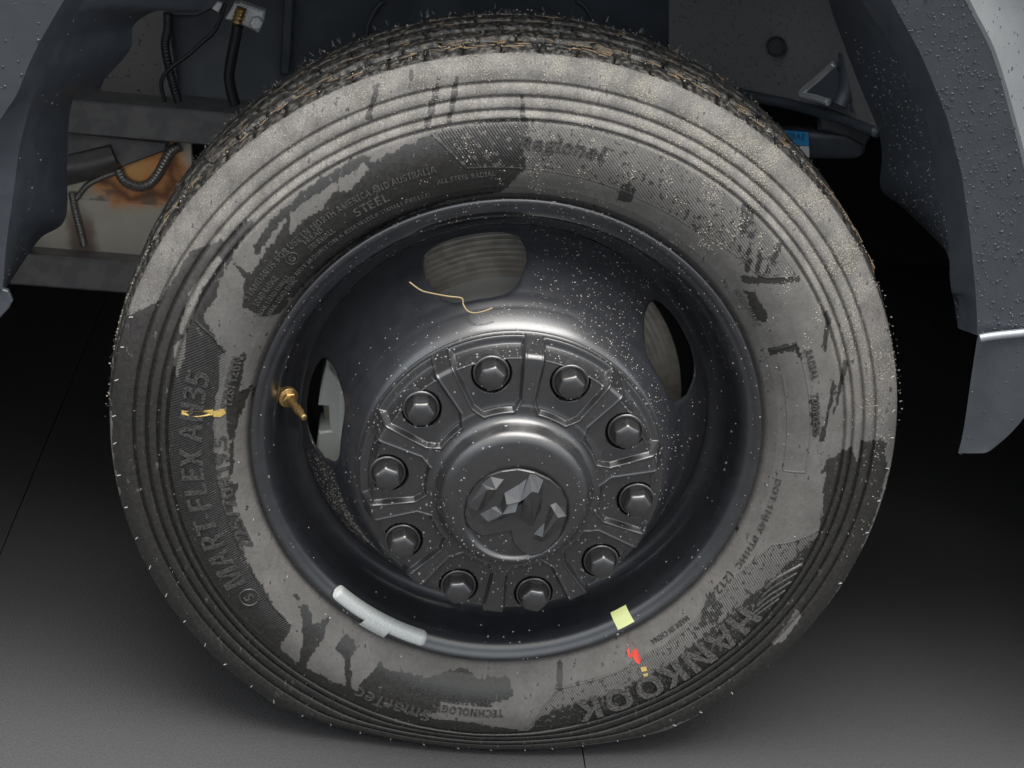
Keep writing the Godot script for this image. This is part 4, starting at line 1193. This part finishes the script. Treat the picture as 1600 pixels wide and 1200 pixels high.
	var bead := tube([Vector3(-0.4504, 0.1136, -0.427), Vector3(-0.4442, 0.1008, -0.427), Vector3(-0.4344, 0.0945, -0.427), Vector3(-0.4232, 0.0931, -0.427), Vector3(-0.4122, 0.0981, -0.427), Vector3(-0.4035, 0.1099, -0.427), Vector3(-0.3965, 0.1246, -0.427), Vector3(-0.3887, 0.1393, -0.427), Vector3(-0.3786, 0.1465, -0.427)], 0.0062, 12, 220, 0.06, 0.9)
	put("weld_bead", bead, M.weld, T)
	put("weld_bead", tube([Vector3(-0.5034, 0.079, -0.427), Vector3(-0.4987, 0.0556, -0.427), Vector3(-0.4925, 0.0304, -0.427), Vector3(-0.4886, 0.013, -0.427)], 0.0045, 8, 160, 0.05, 0.9), M.weld, T)
	put("weld_bead", tube([Vector3(-0.4974, 0.0716, -0.427), Vector3(-0.4856, 0.0884, -0.427), Vector3(-0.468, 0.1002, -0.427), Vector3(-0.4488, 0.109, -0.427)], 0.0035, 8, 160, 0.05, 0.9), M.weld, T)
	# hoses, wire and brass union
	put("hose", tube([Vector3(-0.3947, 0.3079, -0.4), Vector3(-0.3942, 0.2898, -0.4), Vector3(-0.3966, 0.2714, -0.4), Vector3(-0.3916, 0.246, -0.4), Vector3(-0.3867, 0.2279, -0.4), Vector3(-0.3796, 0.2061, -0.4)], 0.0050, 10, 160, 0.05, 1.3), M.hoses, T)
	put("hose", tube([Vector3(-0.3148, 0.3069, -0.38), Vector3(-0.3169, 0.2908, -0.38), Vector3(-0.3202, 0.2686, -0.38), Vector3(-0.3222, 0.2479, -0.38), Vector3(-0.3194, 0.2319, -0.38), Vector3(-0.3136, 0.2138, -0.38)], 0.0062, 10, 60), M.hoses, T)
	put("wire", tube([Vector3(-0.3294, 0.3303, -0.375), Vector3(-0.3337, 0.3134, -0.375), Vector3(-0.3408, 0.297, -0.375), Vector3(-0.3537, 0.2835, -0.375), Vector3(-0.368, 0.2684, -0.375), Vector3(-0.3832, 0.2554, -0.375), Vector3(-0.3942, 0.2426, -0.375), Vector3(-0.3967, 0.2299, -0.375), Vector3(-0.3919, 0.2119, -0.375)], 0.0024, 8, 80), M.hoses, T)
	put("hose_clamp_block", prism(xy([Vector3(-0.3192, 0.3316, -0.37), Vector3(-0.3123, 0.3329, -0.37), Vector3(-0.2853, 0.3262, -0.37), Vector3(-0.2861, 0.3147, -0.37), Vector3(-0.2911, 0.3013, -0.37), Vector3(-0.3026, 0.306, -0.37), Vector3(-0.3126, 0.3094, -0.37), Vector3(-0.3283, 0.3136, -0.37)]), -0.385, -0.37, 0.002), M.silver, T)
	put("hose_clamp_block", prism(xy([Vector3(-0.3434, 0.3236, -0.37), Vector3(-0.3374, 0.332, -0.37), Vector3(-0.3318, 0.3304, -0.37), Vector3(-0.3363, 0.32, -0.37)]), -0.38, -0.37, 0.001), M.silver, T)
	put("brass_union", tube([Vector3(-0.3101, 0.3299, -0.362), Vector3(-0.3125, 0.3212, -0.362), Vector3(-0.3155, 0.3109, -0.362)], 0.0058, 10, 30, 0.12, 1.1), M.brass, T)
	var hexp := PackedVector2Array()
	for k in 6: hexp.append(Vector2(0.0075, 0).rotated(TAU * k / 6 + 0.2))
	var bolt := put("bolt", prism(hexp, -0.37, -0.362, 0.001), M.silver, T)
	var bp := Vector3(-0.2938, 0.314, -0.37)
	bolt.position = Vector3(bp.x, bp.y, 0)
	put("seam_flange", box(Vector3(0, 0, 0), Vector3(0.012, 0.10, 0.02), 0.002), M.inner, T).position = Vector3(-0.2635, 0.2869, -0.455)
	put("side_plate", prism(xy([Vector3(-0.4944, 0.1511, -0.45), Vector3(-0.4519, 0.2617, -0.45), Vector3(-0.4273, 0.301, -0.45), Vector3(-0.3992, 0.3073, -0.45), Vector3(-0.3949, 0.2594, -0.45), Vector3(-0.3879, 0.2223, -0.45), Vector3(-0.382, 0.1728, -0.45), Vector3(-0.3816, 0.1612, -0.45)]), -0.458, -0.45, 0.001), M.spotted, T)
	put("wheelhouse_bracket", prism(xy([Vector3(-0.4031, 0.2915, -0.45), Vector3(-0.4102, 0.3392, -0.45), Vector3(-0.3532, 0.3591, -0.45), Vector3(-0.3405, 0.3106, -0.45), Vector3(-0.3668, 0.2948, -0.45)]), -0.458, -0.45, 0.002), M.inner, T)
	for q in [[Vector3(-0.1551, 0.3334, -0.452), Vector3(-0.1651, 0.3191, -0.452), Vector3(-0.1712, 0.3021, -0.452), Vector3(-0.1724, 0.287, -0.452)], [Vector3(0.0649, 0.3555, -0.445), Vector3(0.0771, 0.3477, -0.445), Vector3(0.0861, 0.3351, -0.445)], [Vector3(0.1396, 0.3635, -0.44), Vector3(0.1344, 0.3467, -0.44), Vector3(0.124, 0.3285, -0.44)]]:
		put("pressed_seam", tube(q, 0.003, 6, 24), M.inner, T)
	# brake seen through the hand holes
	var rp := []
	for k in 60:
		var r := lerpf(0.138, 0.1895, k / 59.0)
		rp.append(Vector2(r, -0.100 + 0.00012 * sin(k * 2.1) + 0.00012 * sin(k * 0.9)))
	rp.append(Vector2(0.190, -0.103))
	rp.append(Vector2(0.190, -0.125))
	var rotor := put("brake_rotor", lathe(rp, 180), M.rotor, T)
	put("rotor_hat", lathe(spline2([Vector2(0.06, -0.062), Vector2(0.118, -0.064), Vector2(0.126, -0.068), Vector2(0.130, -0.076), Vector2(0.132, -0.090), Vector2(0.137, -0.0985), Vector2(0.140, -0.101)], 4), 120), M.hat, rotor)
	var cal := put("brake_caliper", prism(xy([Vector3(-0.187, 0.0426, -0.072), Vector3(-0.1919, 0.0062, -0.072), Vector3(-0.1929, -0.0099, -0.072), Vector3(-0.1817, -0.0105, -0.072), Vector3(-0.1799, -0.0273, -0.072), Vector3(-0.1779, -0.0375, -0.072), Vector3(-0.1904, -0.0399, -0.072), Vector3(-0.1919, -0.0586, -0.072), Vector3(-0.1855, -0.0769, -0.072), Vector3(-0.1706, -0.078, -0.072), Vector3(-0.1585, -0.0485, -0.072), Vector3(-0.1625, 0.01, -0.072), Vector3(-0.173, 0.0193, -0.072), Vector3(-0.1829, 0.03, -0.072)]), -0.12, -0.072, 0.002), M.cast, T)
	put("caliper_rib", prism(xy([Vector3(-0.1716, 0.0105, -0.066), Vector3(-0.1618, 0.0113, -0.066), Vector3(-0.1594, -0.0235, -0.066), Vector3(-0.164, -0.0535, -0.066), Vector3(-0.1685, -0.0464, -0.066)]), -0.09, -0.066, 0.002), M.cast, cal)
	# the body that roofs the wheel well; mostly out of the picture
	var arch := []
	var roof := []
	for k in 25:
		var t := deg_to_rad(lerpf(60.5, 135.0, k / 24.0))
		var r := lerpf(0.580, 0.606, k / 24.0)
		arch.append(Vector3(r * cos(t), r * sin(t), 0.05))
		roof.append(Vector3(lerpf(0.80, -0.80, k / 24.0), 0.95, 0.0))
	panel("fender", [arch, roof], M.paint, T, 4, 60, 0.004)
	var inn := []
	for q in arch: inn.append(Vector3(q.x * 0.98, q.y * 0.98 + 0.02, -0.48))
	panel("wheel_arch_liner", [arch, inn], M.liner, T, 3, 50, 0.003, Vector3(0, -1, 0))
	put("hood", box(Vector3(0, 0.96, -1.08), Vector3(5.0, 0.03, 2.2), 0.01), M.paint, T)
	put("underbody", box(Vector3(0, 0.50, -1.30), Vector3(5.0, 0.05, 1.62), 0.002), M.black, T)
	for sx in [-1.0, 1.0]:  # unseen black panels, added to stop side light under the truck
		put("added_light_blocker", box(Vector3(sx * 1.15, 0.03, -1.15), Vector3(0.02, 0.78, 1.9), 0.002), M.black, T)
	put("rocker_panel", box(Vector3(-1.62, 0.24, -0.04), Vector3(1.9, 0.84, 0.16), 0.02), M.paint, T)
	put("bumper_side", box(Vector3(1.55, 0.27, -0.06), Vector3(1.7, 0.90, 0.16), 0.02), M.paint, T)

func at_view(p: Vector3) -> Transform3D:
	return Transform3D(Basis.looking_at(Vector3(0.05, -0.35, -0.9), Vector3.UP), p)

func rounded_bar(a: Vector3, b: Vector3, half: float) -> ArrayMesh:
	var d := (b - a)
	var l := d.length()
	var x := d / l
	var s := x.cross(Vector3(0, 0, 1)).normalized()
	if s.y < 0: s = -s
	var p := PackedVector3Array()
	var sides := 24
	var steps := [[-0.02, 0.9], [0.0, 1.0], [0.7, 1.0], [0.86, 0.97], [0.93, 0.86], [0.97, 0.66], [0.99, 0.4], [1.0, 0.02]]
	for q in steps:
		for k in sides:
			var t := TAU * k / sides
			var c: Vector2 = Vector2(signf(cos(t)) * pow(absf(cos(t)), 0.6), signf(sin(t)) * pow(absf(sin(t)), 0.6)) * half * q[1]
			p.append(a + x * (q[0] * l) + s * c.y + Vector3(0, 0, c.x * 0.8))
	var nn := grid_normals(p, steps.size(), sides, true, false)
	return grid_mesh(p, steps.size(), sides, true, nn[sides * 2].z < 0)

func burnt_steel() -> StandardMaterial3D:
	# bare plate with the straw, brown and blue rings that heat leaves round a weld
	var n := 256
	var img := Image.create(n, n, false, Image.FORMAT_RGB8)
	var f := FastNoiseLite.new()
	f.seed = 5
	f.frequency = 0.03
	var c := Vector3(-0.4278, 0.1146, -0.43)
	var c2 := Vector3(-0.4961, 0.0427, -0.43)
	for j in n:
		for i in n:
			var x := -0.60 + 0.30 * (i + 0.5) / n
			var y := 0.20 - 0.30 * (j + 0.5) / n
			var nz := f.get_noise_2d(i, j)
			var d := Vector2((x - c.x) * 0.85, y - c.y).length() + nz * 0.012
			var e := absf(x - c2.x + (y - c2.y) * 0.25) + nz * 0.006
			var col := Color(0.50, 0.465, 0.39) * (1.0 + 0.12 * nz)
			col = col.lerp(Color(0.72, 0.28, 0.06), smoothstep(0.062, 0.040, d) * 0.85)
			col = col.lerp(Color(0.10, 0.045, 0.03), smoothstep(0.012, 0.0, absf(d - 0.036)) * 0.8)
			col = col.lerp(Color(0.80, 0.46, 0.17), smoothstep(0.026, 0.0, d))
			col = col.lerp(Color(0.13, 0.075, 0.055), smoothstep(0.022, 0.008, e) * 0.8 * smoothstep(0.10, 0.06, y + 0.03))
			if y > c.y - 0.045 and y < c.y - 0.03: col = col.lerp(Color(0.09, 0.085, 0.08), clampf(nz * 2.0, 0, 0.7))
			img.set_pixel(i, j, col.linear_to_srgb())
	var m := StandardMaterial3D.new()
	m.albedo_texture = ImageTexture.create_from_image(img)
	m.roughness = 0.5
	m.metallic = 0.25
	# planar mapping over the square that the picture covers
	m.uv1_scale = Vector3(LS / 0.30, LS / 0.30, 1)
	m.uv1_offset = Vector3(-(LS / 0.30) * (0.5 - 0.60 / LS), -(LS / 0.30) * (0.5 - 0.20 / LS), 0)
	return m

# ---------------------------------------------------------------- scene
func _ready() -> void:
	rng.seed = 20240
	var cam := Camera3D.new()
	cam.name = "camera"
	cam.transform = Transform3D(Basis(Vector3(0.993161, 0.1042, 0.052673), Vector3(-0.073874, 0.910161, -0.407615), Vector3(-0.090415, 0.400936, 0.911633)), Vector3(-0.16594, 0.78829, 1.65025))
	cam.fov = 23.777
	cam.near = 0.05
	cam.far = 200.0
	add_child(cam)
	cam.make_current()

	var env := Environment.new()
	var sm := ProceduralSkyMaterial.new()
	sm.sky_top_color = Color(0.95, 0.975, 1.0)
	sm.sky_horizon_color = Color(0.32, 0.335, 0.355)
	sm.sky_curve = 0.7
	sm.sky_energy_multiplier = 0.90
	sm.ground_bottom_color = Color(0.22, 0.22, 0.22)
	sm.ground_horizon_color = Color(0.40, 0.41, 0.43)
	var sky := Sky.new()
	sky.sky_material = sm
	env.background_mode = Environment.BG_SKY
	env.sky = sky
	env.tonemap_mode = Environment.TONE_MAPPER_LINEAR
	env.tonemap_exposure = 5.2
	env.sdfgi_enabled = true
	env.ssao_enabled = true
	env.ssil_enabled = true
	var we := WorldEnvironment.new()
	we.name = "world_environment"
	we.environment = env
	add_child(we)
	var sun := DirectionalLight3D.new()
	sun.name = "overcast_sun"
	sun.light_energy = 0.38
	sun.light_angular_distance = 52.0
	sun.light_color = Color(1.0, 0.99, 0.975)
	sun.shadow_enabled = true
	sun.transform = Transform3D(Basis.looking_at(Vector3(-0.08, -0.98, -0.13), Vector3(0, 0, 1)), Vector3(0, 3, 0))
	add_child(sun)

	make_materials()
	M.silver_paint = mat(Color(0.30, 0.315, 0.34), 0.35, 0.5)
	M.painted_glint = mat(Color(0.62, 0.63, 0.64), 0.25, 0.7)
	M.weld = mat(Color(0.24, 0.235, 0.22), 0.32, 0.6)
	M.hat = worn(Color(0.26, 0.27, 0.255), Color(0.38, 0.385, 0.365), 0.5, 30.0, 0.08, 0.3, 40)

	# floor: dark joints between pale slabs, and the dark behind the truck
	var dark := mat(Color(0.02, 0.02, 0.02), 0.8)
	var fl := put("floor", box(Vector3(0, GY - 0.054, 1.4), Vector3(14, 0.1, 9.0), 0.001), dark)
	fl.set_meta("kind", "structure")
	M.floor = worn(Color(0.060, 0.060, 0.062), Color(0.074, 0.074, 0.076), 0.6, 8.0, 0.12, 0.0, 44, 0.2, 0.8, 0.03)
	M.floor.metallic_specular = 0.25
	var xs := [-6.9, -1.30, -0.575, 0.122, 0.90, 6.9]
	for k in xs.size() - 1:
		var l0: float = xs[k] + 0.0007
		var l1: float = xs[k + 1] - 0.0007
		put("slab", box(Vector3((l0 + l1) / 2, GY - 0.002, 1.4), Vector3(l1 - l0, 0.004, 8.9), 0.0005), M.floor, fl)
	var back := put("backdrop", box(Vector3(0, 0.9, -1.75), Vector3(14, 2.6, 0.04), 0.002), mat(Color(0.012, 0.012, 0.012), 0.9))
	back.set_meta("kind", "structure")

	var W := thing("truck_wheel", "black steel truck wheel with rain-streaked tyre and ten-nut hub cap", "wheel")
	build_tyre(W)
	build_rim(W)
	build_cap(W)
	build_fittings(W)
	build_truck()

	# a dry stalk caught on the disc under the top hand hole
	var stalk := put("grass_stalk", tube([Vector3(-0.1137, 0.1727, 0.028), Vector3(-0.1036, 0.1677, 0.033), Vector3(-0.0957, 0.1671, 0.038), Vector3(-0.0766, 0.1683, 0.047), Vector3(-0.0638, 0.1678, 0.048), Vector3(-0.0616, 0.1623, 0.05), Vector3(-0.0571, 0.1585, 0.056), Vector3(-0.0506, 0.1583, 0.059), Vector3(-0.0418, 0.1614, 0.06), Vector3(-0.0342, 0.1645, 0.058)], 0.00075, 6, 70), M.stalk)
	stalk.set_meta("label", "dry bent grass stalk caught on the wheel disc below its top hand hole")
	stalk.set_meta("category", "grass stalk")
